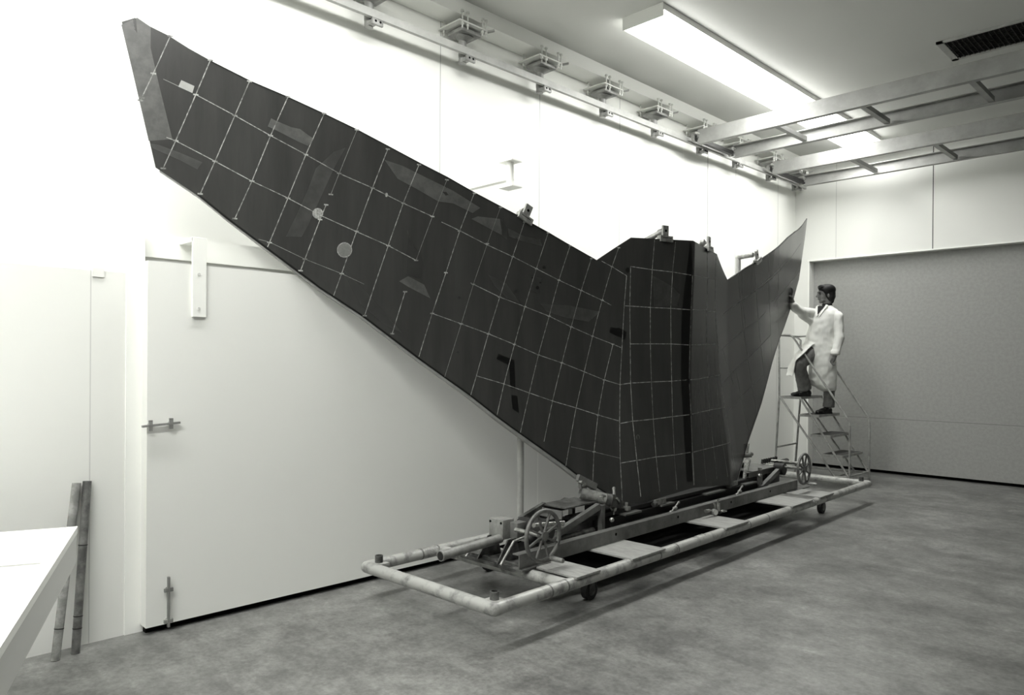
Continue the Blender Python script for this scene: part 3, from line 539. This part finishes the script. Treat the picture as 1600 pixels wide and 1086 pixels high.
# platform plate at the near end
cp('end_platform', MB().box2((-.42, .53, .252), (.30, .80, .262)).box2((-.42, .535, .235), (.30, .545, .262)), M_mach, smooth=False)
cp('end_platform', MB().box2((-.42, 4.5, .252), (.30, 5.0, .262)), M_mach, smooth=False)
# casters
def caster(x, y, R=.062):
    o = cp('caster', MB().box((x, y, .165), (.09, .08, .012)).cyl((x, y, .165), (x, y, .13), .022).box((x - .028, y + .01, .10), (.006, .05, .09)).box((x + .028, y + .01, .10), (.006, .05, .09)), M_mach)
    cp('caster_wheel', MB().cyl((x - .022, y + .015, R), (x + .022, y + .015, R), R, n=28), M_tyre, o)
    cp('wheel_hub', MB().cyl((x - .026, y + .015, R), (x + .026, y + .015, R), R * .55), M_mach, o)
for x in (-.50, .43):
    for y in (1.02, 4.97): caster(x, y)
# handwheels
def handwheel(x, y, z, R, ha, inner):
    o = cp('handwheel', MB().ring((x, y, z), (1, 0, 0), R, .0135, 48, 12), M_wheel)
    for k in range(8):
        a = 2 * PI * k / 8 + .35; e = Vector((x, y + R * math.cos(a), z + R * math.sin(a)))
        cp('spoke', MB().bar((x, y, z), e, .012, .016, (1, 0, 0), .003), M_wheel, o)
    cp('hub', MB().cyl((x - .025, y, z), (x + .02, y, z), .03).cyl((x + .018, y, z), (x + .0205, y, z), .017), M_wheel, o)
    cp('shaft', MB().cyl((inner, y, z), (x, y, z), .014), M_brt, o)
    a = ha; e = Vector((x, y + R * math.cos(a), z + R * math.sin(a)))
    cp('crank_handle', MB().cyl(e, e + Vector((.03, 0, 0)), .01).cyl(e + Vector((.03, 0, 0)), e + Vector((.115, 0, 0)), .017, .014), M_clamp, o)
handwheel(.385, .625, .475, .155, -1.2, .15)
handwheel(.40, 4.60, .495, .150, -1.35, .0)
# near lifting gear: tube, gearbox, brackets
o = cp('jack_tube', MB().cyl((-.02, .15, .365), (-.02, .66, .385), .030, n=28).cyl((-.02, .138, .3645), (-.02, .155, .365), .033), M_rail2)
cp('tube_end', MB().cyl((-.02, .1365, .3645), (-.02, .139, .3645), .027), M_dark, o)
cp('gearbox', MB().box((-.05, .70, .445), (.13, .11, .13), None, .006), M_rail2)
cp('gearbox_cover', MB().box((.045, .76, .435), (.07, .09, .11), None, .004), M_beam)
for x in (-.10, .0): cp('gearbox_bolt', MB().cyl((x, .645, .49), (x, .641, .49), .008), M_black)
cp('gear_casing', MB().cyl((.08, .86, .44), (.22, .86, .44), .075).cyl((-.02, .86, .44), (.10, .86, .44), .06).ball((.12, .80, .385), .045), M_dark)
cp('worm_shaft', MB().cyl((.22, .72, .50), (.22, 1.02, .47), .016).cyl((.2, .83, .47), (.2, 1.02, .45), .028), M_brt)
for x in (-.1, .08):
    cp('tube_bracket', MB().prism([(x, .52, .262), (x, .74, .262), (x, .70, .40), (x, .62, .40)], (.01, 0, 0)), M_mach, smooth=False)
cp('lever_rod', MB().cyl((.14, .50, .27), (.14, .62, .40), .009).cyl((.14, .62, .40), (.14, .72, .41), .008), M_clamp)
cp('lever_rod', MB().cyl((-.16, .48, .27), (-.16, .55, .34), .009), M_clamp)
cp('rack_bar', MB().box2((-.25, .56, .262), (.25, .585, .278)), M_mach, smooth=False)
# near frame under the wing edge
cp('brace', MB().channel((.13, 1.10, .375), (.13, 1.55, .495), .045, .035, .006, side=1), M_beam, smooth=False)
cp('brace', MB().channel((-.17, 1.10, .375), (-.17, 1.55, .495), .05, .035, .006, side=1), M_mach, smooth=False)
for x in (.12, -.16): cp('frame_post', MB().bar((x, 1.58, .26), (x, 1.58, .50), .035, .04), M_beam, smooth=False)
cp('top_plate', MB().box2((-.15, 1.22, .512), (.08, 1.60, .522)), M_mach, smooth=False)
cp('side_sheet', MB().box2((-.15, 1.20, .44), (-.142, 1.60, .51)).box2((-.15, 1.195, .44), (.06, 1.205, .50)), M_beam, smooth=False)
cp('top_channel', MB().channel((-.13, .98, .44), (-.13, 1.24, .512), .04, .03, .006), M_mach, smooth=False)
cp('gusset', MB().prism([(.03, 1.08, .28), (.03, 1.54, .28), (.03, 1.54, .44), (.03, 1.36, .44)], (.008, 0, 0)), M_beam, smooth=False)
cp('shelf_plate', MB().box2((-.2, 1.05, .27), (.12, 1.52, .278)), M_beam, smooth=False)
cp('floor_tube', MB().cyl((.1, .86, .32), (.1, 1.5, .32), .028), M_mach)
# clamp tube and screw at the wing's lower edge
o = cp('clamp_tube', MB().pipe_open((-.02, 1.50, .585), (.10, 1.66, .53), .042, .006, 28), M_clamp)
cp('tube_collar', MB().cyl((.095, 1.655, .532), (.12, 1.69, .52), .047), M_mach, o)
cp('edge_jaw', MB().bar((-.02, 1.47, .70), (.02, 1.64, .615), .05, .032, (1, 0, 0), .003).box((-.01, 1.52, .64), (.03, .07, .05)), M_beam, smooth=False)
cp('jaw_link', MB().cyl((-.03, 1.50, .625), (.03, 1.50, .655), .012).cyl((.0, 1.47, .67), (.03, 1.47, .67), .014), M_brt)
o = cp('clamp_screw', MB().cyl((.10, 1.76, .40), (.10, 1.78, .52), .008).cyl((.10, 1.775, .50), (.10, 1.79, .512), .04, .034), M_brt)
cp('screw_handle', MB().cyl((.10, 1.765, .515), (.08, 1.79, .59), .011, .013).ball((.08, 1.79, .592), .014), M_clamp, o)
cp('clamp_nut', MB().box((.1, 1.76, .44), (.035, .035, .03), None, .003).box((.19, 1.50, .585), (.03, .04, .012)).cyl((.19, 1.5, .55), (.19, 1.5, .585), .007), M_brt)
cp('clamp_arm', MB().prism([(.02, 1.62, .48), (.02, 1.86, .44), (.02, 1.86, .49), (.02, 1.74, .56), (.02, 1.64, .56)], (.1, 0, 0)), M_mach, smooth=False)
cp('knob', MB().ball((.2, 1.60, .40), .018), M_brt)
# cradle rail under the wing
cp('cradle_rail', MB().box2((-.06, 1.70, .30), (.12, 4.35, .385)).box2((.12, 1.8, .31), (.15, 4.3, .325)).box2((-.2, 1.7, .26), (-.02, 4.35, .36)), M_tyre, smooth=False)
cp('cradle_back', MB().box2((-.17, 1.75, .26), (-.07, 4.35, .53)), M_black, smooth=False)
cp('cradle_pad', MB().box((.02, 2.88, .412), (.16, 3.0, .03)), M_tyre, smooth=False)
for y, l in ((1.95, .22), (2.45, .20), (3.25, .34), (3.95, .26)):
    cp('cradle_plate', MB().box((.09, y, .392), (.13, l, .014)).box((.06, y + .05, .405), (.05, l * .4, .02)), M_beam, smooth=False)
for y in (2.36, 3.62):
    o = cp('edge_stop', MB().box((.13, y, .425), (.012, .17, .045), None, .002), M_clamp, smooth=False)
    cp('stop_bracket', MB().box((.10, y - .03, .405), (.06, .08, .03)).cyl((.13, y - .1, .41), (.13, y - .06, .42), .02), M_mach, o)
cp('adjuster_bolt', MB().box((.10, 1.93, .425), (.05, .05, .03), None, .004).cyl((.10, 1.93, .44), (.10, 1.93, .47), .012), M_clamp)
for y in (2.42, 3.55):
    cp('toggle_clamp', MB().cyl((.22, y - .03, .35), (.20, y + .10, .40), .008).ball((.215, y + .03, .37), (.018, .03, .016)).ball((.2, y + .11, .405), .011).ball((.225, y - .05, .352), .013), M_clamp)
# compressed air regulator hanging on the beam
o = cp('air_regulator', MB().cyl((.32, 2.97, .265), (.32, 2.97, .36), .017).cyl((.32, 2.97, .36), (.32, 2.97, .385), .007).bar((.32, 2.945, .385), (.32, 2.995, .385), .01, .008)
       .cyl((.32, 2.80, .315), (.32, 2.95, .30), .009).cyl((.32, 2.76, .318), (.32, 2.82, .314), .014).cyl((.32, 2.98, .285), (.32, 3.12, .265), .009).cyl((.32, 3.03, .278), (.32, 3.07, .272), .015).cyl((.315, 2.91, .36), (.315, 2.93, .31), .01), M_brt)
cp('bowl', MB().cyl((.32, 2.97, .262), (.32, 2.97, .29), .02), M_tyre, o)
cp('gauge', MB().cyl((.325, 2.885, .295), (.352, 2.875, .295), .026), M_clamp, o)
cp('gauge_face', MB().cyl((.352, 2.875, .295), (.3535, 2.8745, .295), .022), M_plate, o)
# far lifting gear
cp('far_gearbox', MB().box((-.02, 4.56, .40), (.24, .30, .16), None, .006).box((-.05, 4.86, .44), (.2, .2, .05)), M_dark)
cp('far_frame', MB().channel((.1, 4.0, .46), (.1, 4.62, .46), .05, .04, .006).box2((-.2, 4.05, .485), (.12, 4.62, .495)).bar((.14, 4.16, .26), (.14, 4.16, .46), .035, .04), M_beam, smooth=False)
cp('brace', MB().channel((.18, 4.14, .33), (.18, 4.52, .46), .045, .035, .006, side=1), M_beam, smooth=False)
cp('gear_casing', MB().cyl((.10, 4.60, .47), (.20, 4.60, .47), .06).cyl((.05, 4.75, .50), (.05, 5.0, .505), .03), M_dark)
rk = MB()
for i in range(7): rk.cyl((-.05 + .0 * i, 4.62 + i * .055, .50), (-.05, 4.63 + i * .055, .545), .014)
cp('gear_rack', rk, M_dark)
cp('far_shaft', MB().cyl((-.02, 4.78, .52), (.36, 4.78, .52), .018), M_brt)
cp('far_bolt', MB().cyl((.14, 4.16, .5), (.14, 4.16, .525), .02).ball((.16, 4.1, .455), .018), M_brt)
# bright edge clamp at the far lower edge of the wing
o = cp('far_edge_clamp', MB().limb((.05, 4.00, .40), .016, (.04, 4.06, .50), .022).limb((.04, 4.06, .50), .024, (.03, 4.12, .585), .03).box((.06, 3.99, .385), (.05, .06, .02)), M_bright_cast)
cp('clamp_handle', MB().cyl((.02, 4.13, .66), (.0, 4.19, .745), .010, .012), M_brt, o)
cp('clamp_joint', MB().cyl((-.01, 4.12, .635), (.06, 4.14, .645), .024).ball((.05, 4.16, .65), .02), M_mach, o)
# posts behind the wing with clamps on its upper edge
def wl(s, z, off=0):                                      # wing point in cart space
    M = (Matrix.Translation(cart.location) @ cart.rotation_euler.to_matrix().to_4x4()).inverted()
    return M @ wpt(s, z, off)
def top_clamp(s, slope, post, zp, armz=.07, tall=.085):
    zt = li(ZT, abs(s)); c = wl(s, zt); u = (wl(s + .05, zt) - wl(s - .05, zt)); u.z = slope * .1; u.normalize()
    nrm = (wl(s, zt - .1, .05) - wl(s, zt - .1, 0)); nrm.z = 0; nrm.normalize(); up = nrm.cross(u)
    if up.z < 0: up = -up
    px, py = post
    head = c + up * armz - nrm * .02
    top = Vector((px, py, zp))
    o = cp('support_post', MB().cyl((px, py, .25), top, .027, n=24).ball(top, .029).box((px, py, .255), (.12, .12, .012)), M_rail)
    cp('post_arm', MB().cyl(top, head - nrm * .02, .0235, n=20).cyl(head - nrm * .055, head - nrm * .02, .027), M_clamp, o)
    R = Matrix((u, nrm, up)).transposed()
    cp('clamp_plate', MB().box(c + up * (.03 + tall / 2) + nrm * .0, (.062, .02, tall), R, .002), M_clamp, o, False)
    cp('plate_hole', MB().cyl(c + up * armz + nrm * .0085, c + up * armz + nrm * .0115, .011), M_black, o)
    cp('clamp_jaw', MB().box(c + up * .012, (.135, .05, .030), R, .003).box(c + nrm * .018 - up * .012, (.135, .018, .024), R, .002).box(c - nrm * .03 - up * .02, (.135, .018, .04), R, .002), M_clamp, o, False)
    cp('jaw_slot', MB().box(c + nrm * .0258 + up * .008, (.09, .001, .004), R), M_black, o, False)
top_clamp(-1.68, .46 * -1, (-.50, 1.365), 2.60)
top_clamp(-.30, 0.0, (-.17, 2.50), 2.575)
top_clamp(.41, 0.0, (-.19, 3.36), 2.575)
top_clamp(1.76, .46, (-.40, 4.74), 2.715)

# ------------------------------------------------------------------ step ladder platform
lad = empty('step_ladder', (-3.95, 9.58, 0), label='tubular metal rolling stairs with four open treads and handrails beside the far wing tip', cat='stairs')
def lp(n_, mb, m, s=True, parent=None): return mb.build(n_, m, parent or lad, s, True)
YN, YF = 9.25, 9.90
for nm, x0, x1, z in (('top_tread', -4.37, -4.09, 1.135), ('tread', -4.11, -3.86, .915), ('tread', -3.965, -3.715, .668), ('tread', -3.82, -3.565, .432)):
    o = lp(nm, MB().box2((x0, YN, z - .012), (x1, YF, z), .002), M_tread, False)
    lp('tread_rim', MB().box2((x0, YN - .004, z - .03), (x1, YN + .006, z + .001)).box2((x1 - .006, YN, z - .03), (x1 + .003, YF, z + .001)), M_alu, False, o)
for y in (YN, YF):
    lp('stringer', MB().cyl((-4.37, y, 1.125), (-3.655, y, .16), .0125, n=12), M_alu)
    lp('stringer', MB().cyl((-4.10, y, 1.125), (-3.49, y, .17), .0125, n=12), M_alu)
    # handrail with its front post
    a = y
    lp('handrail', MB().sweep([(-4.46, a, 1.93), (-4.30, a, 1.935), (-4.24, a, 1.93), (-4.20, a, 1.90), (-3.55, a, .955), (-3.49, a, .86), (-3.48, a, .80), (-3.48, a, .0)], .0125, 12), M_alu)
    lp('rear_leg', MB().sweep([(-4.46, a, 1.93), (-4.39, a, 1.88), (-4.38, a, 1.135), (-4.44, a, .0)] if y == YN else [(-4.46, a, 1.93), (-4.39, a, 1.88), (-4.385, a, 1.12), (-4.46, a, 0)], .0135, 12), M_alu)
for p_, q_, r_ in (((-4.40, YN, .47), (-4.425, YF, .47), .0115), ((-4.4, YN, 1.93), (-4.4, YF, 1.93), .0115), ((-4.39, YN, 1.5), (-4.39, YF, 1.5), .008)):
    lp('cross_bar', MB().cyl(p_, q_, r_, n=12), M_alu)
for p_, q_ in (((-3.655, YN, .165), (-3.49, YN, .175)), ((-3.655, YF, .165), (-3.49, YF, .175)), ((-3.49, YN, .18), (-3.49, YF, .18)), ((-3.65, YN, .165), (-3.65, YF, .165)), ((-4.43, YN, .16), (-3.65, YN, .16)), ((-4.43, YF, .16), (-3.65, YF, .16))):
    lp('base_bar', MB().cyl(p_, q_, .011, n=12), M_alu)

# ------------------------------------------------------------------ person
per = empty('person', (-3.93, 9.55, .915), math.radians(22.4), label='man in a white lab coat stepping up the stairs, one hand on the panel', cat='person')
def remesh(o, vox, smooth=0, disp=None):
    r = o.modifiers.new('remesh', 'REMESH'); r.mode = 'VOXEL'; r.voxel_size = vox; r.use_smooth_shade = True
    if smooth:
        s_ = o.modifiers.new('smooth', 'SMOOTH'); s_.iterations = smooth; s_.factor = .5
    if disp:
        tx = bpy.data.textures.new('folds', 'CLOUDS'); tx.noise_scale = disp[1]; tx.noise_depth = 1
        d = o.modifiers.new('disp', 'DISPLACE'); d.texture = tx; d.strength = disp[0]; d.mid_level = .5; d.texture_coords = 'LOCAL'
    return o
V = Vector
fdir = V((-.96, -.28, 0)).normalized(); lat = V((.28, -.96, 0)).normalized()       # face direction, camera-side
hc = V((.018, -.02, 1.545))
B = MB()
RH = Matrix((fdir, lat, V((0, 0, 1)))).transposed()
B.ball(hc + V((.012, 0, .02)), (.098, .076, .10), RH, 24)                    # cranium
B.ball(hc + fdir * .032 + V((0, 0, -.035)), (.062, .058, .085), RH, 20)        # face
B.ball(hc + fdir * .060 + V((0, 0, -.103)), (.026, .028, .022), RH)          # chin
B.ball(hc + fdir * .035 + lat * .03 + V((0, 0, -.085)), (.04, .025, .028), RH)
B.ball(hc + fdir * .078 + V((0, 0, .022)), (.024, .05, .014), RH)            # brow
B.limb(hc + fdir * .088 + V((0, 0, .008)), .0085, hc + fdir * .112 + V((0, 0, -.034)), .0125)   # nose
B.ball(hc + fdir * .102 + lat * .01 + V((0, 0, -.038)), .009)
B.ball(hc + fdir * .088 + V((0, 0, -.060)), (.012, .022, .006), RH)          # lips
B.ball(hc + fdir * .086 + V((0, 0, -.071)), (.011, .020, .006), RH)
for sg in (1, -1): B.ball(hc - fdir * .012 + lat * (.074 * sg) + V((0, 0, -.02)), (.017, .010, .032), RH)
B.limb((.035, -.015, 1.33), .058, hc + V((.018, 0, -.06)), .052)             # neck
# trunk
B.loft([((-.02, -.03, .80), .14, .10, -.3), ((-.02, -.03, .95), .135, .095, -.45), ((-.01, -.04, 1.1), .15, .10, -.55), ((.0, -.05, 1.25), .165, .10, -.62), ((.02, -.03, 1.34), .11, .075, -.62), ((.03, -.02, 1.37), .06, .06, 0)])
# arms
shL, elL, wrL = V((.155, -.14, 1.245)), V((.185, -.165, .985)), V((.138, -.20, .765))
shR, elR, wrR = V((-.115, .02, 1.275)), V((-.265, -.20, 1.295)), V((-.372, -.405, 1.425))
for a, b, c in ((shL, elL, wrL), (shR, elR, wrR)):
    B.limb(a, .055, b, .042); B.limb(b, .042, c, .028)
# left hand, relaxed and curled beside the hip
pL = wrL + V((-.022, -.004, -.052)); B.limb(wrL, .026, pL, .030); B.ball(pL + V((-.004, 0, -.012)), (.024, .034, .038))
for k, (oy, ln) in enumerate(((-.028, .030), (-.010, .034), (.009, .032), (.026, .026))):
    a = pL + V((-.012, oy, -.036)); b = a + V((-.004, 0, -ln)); c = b + V((.016, 0, -.014)); d = c + V((.018, 0, .006))
    B.limb(a, .0098, b, .0092); B.limb(b, .0092, c, .0085); B.limb(c, .0085, d, .0075)
B.limb(pL + V((-.02, -.03, .0)), .012, pL + V((-.036, -.030, -.034)), .010); B.limb(pL + V((-.036, -.030, -.034)), .010, pL + V((-.030, -.024, -.056)), .008)
# right hand, palm against the panel, fingers up and spread
hx, hz = V((-.10, -.05, 0)), V((-.04, -.02, 1)).normalized()
pn = V((-.95, -.30, 0)).normalized()         # into the panel
wid = hz.cross(pn).normalized()              # across the palm
if wid.y > 0: wid = -wid                       # towards the camera
pR = wrR + hz * .055 + pn * .004
B.limb(wrR, .026, wrR + hz * .02, .025)
RP = Matrix((pn, wid, hz)).transposed(); B.ball(pR, (.017, .040, .046), RP)
for k, (o_, ln, sp) in enumerate(((.032, .074, .34), (.011, .084, .10), (-.010, .078, -.14), (-.030, .062, -.40))):
    a = pR + hz * .034 + wid * o_; dr = (hz + wid * sp - pn * .10).normalized()
    b = a + dr * ln * .48; c = b + (dr + pn * .22).normalized() * ln * .30; d = c + (dr + pn * .35).normalized() * ln * .26
    B.limb(a, .0098, b, .0092); B.limb(b, .0092, c, .0084); B.limb(c, .0084, d, .0074)
a = pR - hz * .012 + wid * .034; b = a + (wid * .5 + hz * .5 + pn * .75).normalized() * .040; c = b + (wid * .25 + hz * .35 + pn * .9).normalized() * .030
B.limb(a, .013, b, .0108); B.limb(b, .0108, c, .0085)
# legs
hpR, knR, anR = V((-.10, -.03, .83)), V((-.285, -.215, .63)), V((-.225, -.10, .315))
hpL, knL, anL = V((.055, -.01, .83)), V((.072, -.02, .45)), V((.062, .0, .085))
for a, b, c in ((hpR, knR, anR), (hpL, knL, anL)):
    B.limb(a, .085, b, .058); B.limb(b, .055, c, .036)
B.limb(anR, .036, anR + V((-.06, -.02, -.06)), .028); B.limb(anL, .036, anL + V((-.05, -.03, -.04)), .028)
body = remesh(B.build('body', M_skin, per), .0055, 2)
for sg in (1, -1):
    ec = hc + fdir * .080 + lat * (.030 * sg) + V((0, 0, -.004))
    MB().ball(ec, (.010, .015, .008), RH).build('eye', M_eye, per)
    MB().ball(ec + V((0, 0, .019)) + fdir * .008, (.006, .021, .0045), RH).build('eyebrow', M_hair, per)
MB().ball(hc + fdir * .0975 + V((0, 0, -.0655)), (.003, .018, .0022), RH).build('mouth_line', M_eye, per)
Hh = MB()
Hh.ball(hc + V((.020, 0, .052)), (.104, .088, .076), RH, 24).ball(hc - fdir * .042 + V((0, 0, .0)), (.078, .086, .112), RH, 24)
Hh.limb(hc - fdir * .055 + V((0, 0, -.03)), .068, hc - fdir * .058 + V((0, 0, -.085)), .048)
for sg in (1, -1):
    Hh.ball(hc - fdir * .012 + lat * (.055 * sg) + V((0, 0, .030)), (.062, .034, .058), RH)
    Hh.ball(hc + fdir * .006 + lat * (.068 * sg) + V((0, 0, -.006)), (.022, .013, .045), RH)
    Hh.ball(hc - fdir * .050 + lat * (.055 * sg) + V((0, 0, -.045)), (.045, .032, .060), RH)
Hh.ball(hc + fdir * .050 + V((0, 0, .086)), (.048, .066, .032), RH).ball(hc + fdir * .078 + lat * .022 + V((0, 0, .070)), (.022, .034, .024), RH)
remesh(Hh.build('hair', M_hair, per), .005, 4)
# coat
Cc = MB()
Cc.loft([((.075, -.015, .295), .075, .10, 0), ((.04, -.025, .325), .115, .12, 0), ((.0, -.035, .375), .150, .13, 0), ((-.012, -.04, .43), .162, .135, 0), ((-.014, -.045, .55), .164, .14, -.1), ((-.012, -.05, .70), .165, .14, -.2),
         ((-.022, -.05, .85), .178, .135, -.35), ((-.04, -.05, .95), .190, .13, -.45), ((-.03, -.05, 1.03), .185, .125, -.5), ((-.015, -.055, 1.12), .185, .13, -.58),
         ((.0, -.055, 1.2), .195, .13, -.62), ((.01, -.055, 1.27), .20, .12, -.62), ((.018, -.05, 1.325), .165, .105, -.62), ((.03, -.03, 1.37), .10, .08, -.62), ((.035, -.02, 1.392), .068, .066, -.5)])
SL = MB(); SL.limb(shL + V((.0, -.005, .0)), .070, elL, .060); SL.limb(elL, .060, wrL + V((0, 0, .03)), .050); SL.cyl(wrL + V((.0, 0, .05)), wrL + V((-.004, 0, .0)), .054, .058)
remesh(SL.build('coat_sleeve', M_coat, per), .007, 4, (.020, .10))
cf_ = V((-.60, -.80, 0)).normalized(); cl_ = V((.80, -.60, 0))
def fo(a, z, d): return V((.0, -.052, z)) + cl_ * a + cf_ * (.110 + d)
Cc.limb(shR, .078, elR + V((.01, 0, 0)), .070); Cc.limb(elR, .070, wrR - V((-.03, -.06, .065)), .054); Cc.limb(wrR - V((-.03, -.06, .065)), .054, wrR - V((-.012, -.02, .042)), .050)
Cc.limb(elR + V((.02, 0, -.035)), .045, shR + V((-.03, -.08, -.09)), .055)
# front flap thrown over the bent knee
fl_o = [(-.185, 1.0), (-.235, .93), (-.325, .79), (-.415, .62), (-.458, .485)]
fl_i = [(-.02, .98), (-.135, .875), (-.235, .77), (-.325, .68), (-.360, .475)]
fy = [-.12, -.17, -.27, -.31, -.27]; fb = [.06, .10, .13, .14, .07]
ra, rb, rc, rd = [], [], [], []
for (a, b), (c, d), y, bk in zip(fl_o, fl_i, fy, fb):
    ra.append(Cc.bm.verts.new((a, y + bk, b))); rb.append(Cc.bm.verts.new((c, y - .012, d)))
    rc.append(Cc.bm.verts.new((c + .010, y + .030, d + .016))); rd.append(Cc.bm.verts.new((a + .03, y + bk + .04, b + .01)))
for i in range(4):
    for P_, Q_ in ((ra, rb), (rb, rc), (rc, rd), (rd, ra)):
        Cc.bm.faces.new((P_[i], Q_[i], Q_[i + 1], P_[i + 1]))
Cc.bm.faces.new((ra[0], rd[0], rc[0], rb[0])); Cc.bm.faces.new((ra[4], rb[4], rc[4], rd[4]))
bmesh.ops.recalc_face_normals(Cc.bm, faces=Cc.bm.faces[:])
coat = remesh(Cc.build('lab_coat', M_coat, per), .008, 5, (.034, .12))
cfd = V((-.60, -.80, 0)).normalized(); cla = V((.80, -.60, 0))
def chest(a, z, d=.0): return V((.02, -.045, z)) + cla * a + cfd * (.115 + d)
MB().prism([chest(-.055, 1.385, -.05), chest(-.01, 1.275, .012), chest(.055, 1.385, -.05)], cfd * .02).cyl((.036, -.02, 1.37), (.036, -.018, 1.415), .066, .060).build('shirt_collar', M_shirt, per)
for sg in (-1, 1):
    MB().prism([chest(sg * .058, 1.40, -.055), chest(sg * .004, 1.27, .012), chest(sg * .02, 1.245, .018), chest(sg * .072, 1.335, -.012), chest(sg * .088, 1.385, -.055)], cfd * .014).build('lapel', M_coat, per)
for z in (1.20, 1.08, .96): MB().cyl(chest(.012, z, .008), chest(.012, z, .016), .008, n=12).build('button', M_clamp, per)
# trousers and shoes
Tr = MB()
Tr.limb(hpR, .10, knR, .080); Tr.limb(knR, .080, V((-.232, -.11, .36)), .082); Tr.cyl(V((-.236, -.12, .42)), V((-.222, -.10, .305)), .082, .086, 20)
Tr.limb(hpL, .080, knL, .066); Tr.limb(knL, .066, V((.068, .0, .15)), .070); Tr.cyl(V((.07, .0, .2)), V((.064, 0, .085)), .068, .074, 20)
remesh(Tr.build('trousers', M_trou, per), .008, 3, (.016, .06))
def shoe(heel, toe, zb):
    h, t_ = V((*heel, zb)), V((*toe, zb)); d = (t_ - h).normalized(); s_ = MB()
    R = Matrix((d, V((-d.y, d.x, 0)), V((0, 0, 1)))).transposed(); L = (t_ - h).length
    s_.ball(h + d * .04 + V((0, 0, .045)), (.045, .038, .045), R); s_.ball(h + d * L * .45 + V((0, 0, .04)), (.09, .038, .038), R)
    s_.ball(h + d * (L - .055) + V((0, 0, .028)), (.06, .043, .028), R); s_.ball(h + d * .07 + V((0, 0, .07)), (.045, .036, .04), R)
    s_.box(h + d * L * .5 + V((0, 0, .009)), (L * .93, .07, .018), R, .006)
    s_.box(h + d * .045 + V((0, 0, .012)), (.08, .068, .024), R, .004)
    remesh(s_.build('shoe', M_shoe, per), .005, 2)
shoe((-.145, -.075), (-.385, -.14), .221)
shoe((.10, .03), (-.085, -.10), 0.001)

# ------------------------------------------------------------------ near left: bench and leaning pipes
bc = V((-3.79, .965, 0)); dl = V((-.435, -.900, 0)).normalized(); dn = V((dl.y, -dl.x, 0)) * -1
dn = V((.935, -.354, 0)).normalized(); dl = V((dn.y, -dn.x, 0)); BZ = .785
ben = empty('workbench', (bc.x, bc.y, 0), label='white workbench corner at the lower left edge in front of the leaning pipes', cat='workbench')
def bq(a, b, z): return bc + dn * a + dl * b + V((0, 0, z))
def slab(a0, a1, b0, b1, z0, z1):
    return MB().prism([bq(a0, b0, z0), bq(a1, b0, z0), bq(a1, b1, z0), bq(a0, b1, z0)], (0, 0, z1 - z0))
slab(0, 2.6, 0, .045, BZ - .030, BZ).build('edge_lipping', M_white, ben, False, True)
slab(.0, .635, .047, .9, BZ - .030, BZ - .001).build('bench_top', M_white, ben, False, True)
slab(.66, 2.6, .047, .9, BZ - .030, BZ - .001).build('bench_top', M_white, ben, False, True)
slab(.004, 2.6, .004, .9, BZ - .165, BZ - .032).build('apron', mat('bench_apron', 205, .5), ben, False, True)
slab(.635, .66, .047, .9, BZ - .031, BZ - .014).build('joint_strip', M_beam, ben, False, True)
for a, b in ((.55, .5), (2.4, .15), (2.4, .8)):
    slab(a, a + .07, b, b + .07, 0, BZ - .165).build('leg', M_white, ben, False, True)
for i, (f, t_, lab) in enumerate((((-4.335, 1.005, 0), (-4.452, 1.127, .885), 'paler of two grey steel pipes leaning on the wall behind the workbench'),
                                  ((-4.365, 1.105, 0), (-4.450, 1.178, .89), 'darker rust-marked steel pipe leaning on the wall right beside the paler pipe'))):
    f, t_ = V(f), V(t_); o = empty('steel_pipe', f, label=lab, cat='pipe', group='pipes leaning on the left wall')
    mm = M_pole if i else mat('worn_pipe', 178, .22, .1, 130, 9, .2, 30)
    MB().pipe_open(f, t_, .0215, .003, 28).build('tube', mm, o, True, True)
    d = (t_ - f)
    cc_ = MB()
    for fr in ((.14, .21, .62) if i else (.17,)): cc_.cyl(f + d * fr, f + d * (fr + .006), .0228)
    cc_.build('joint_band', M_dark, o, True, True)
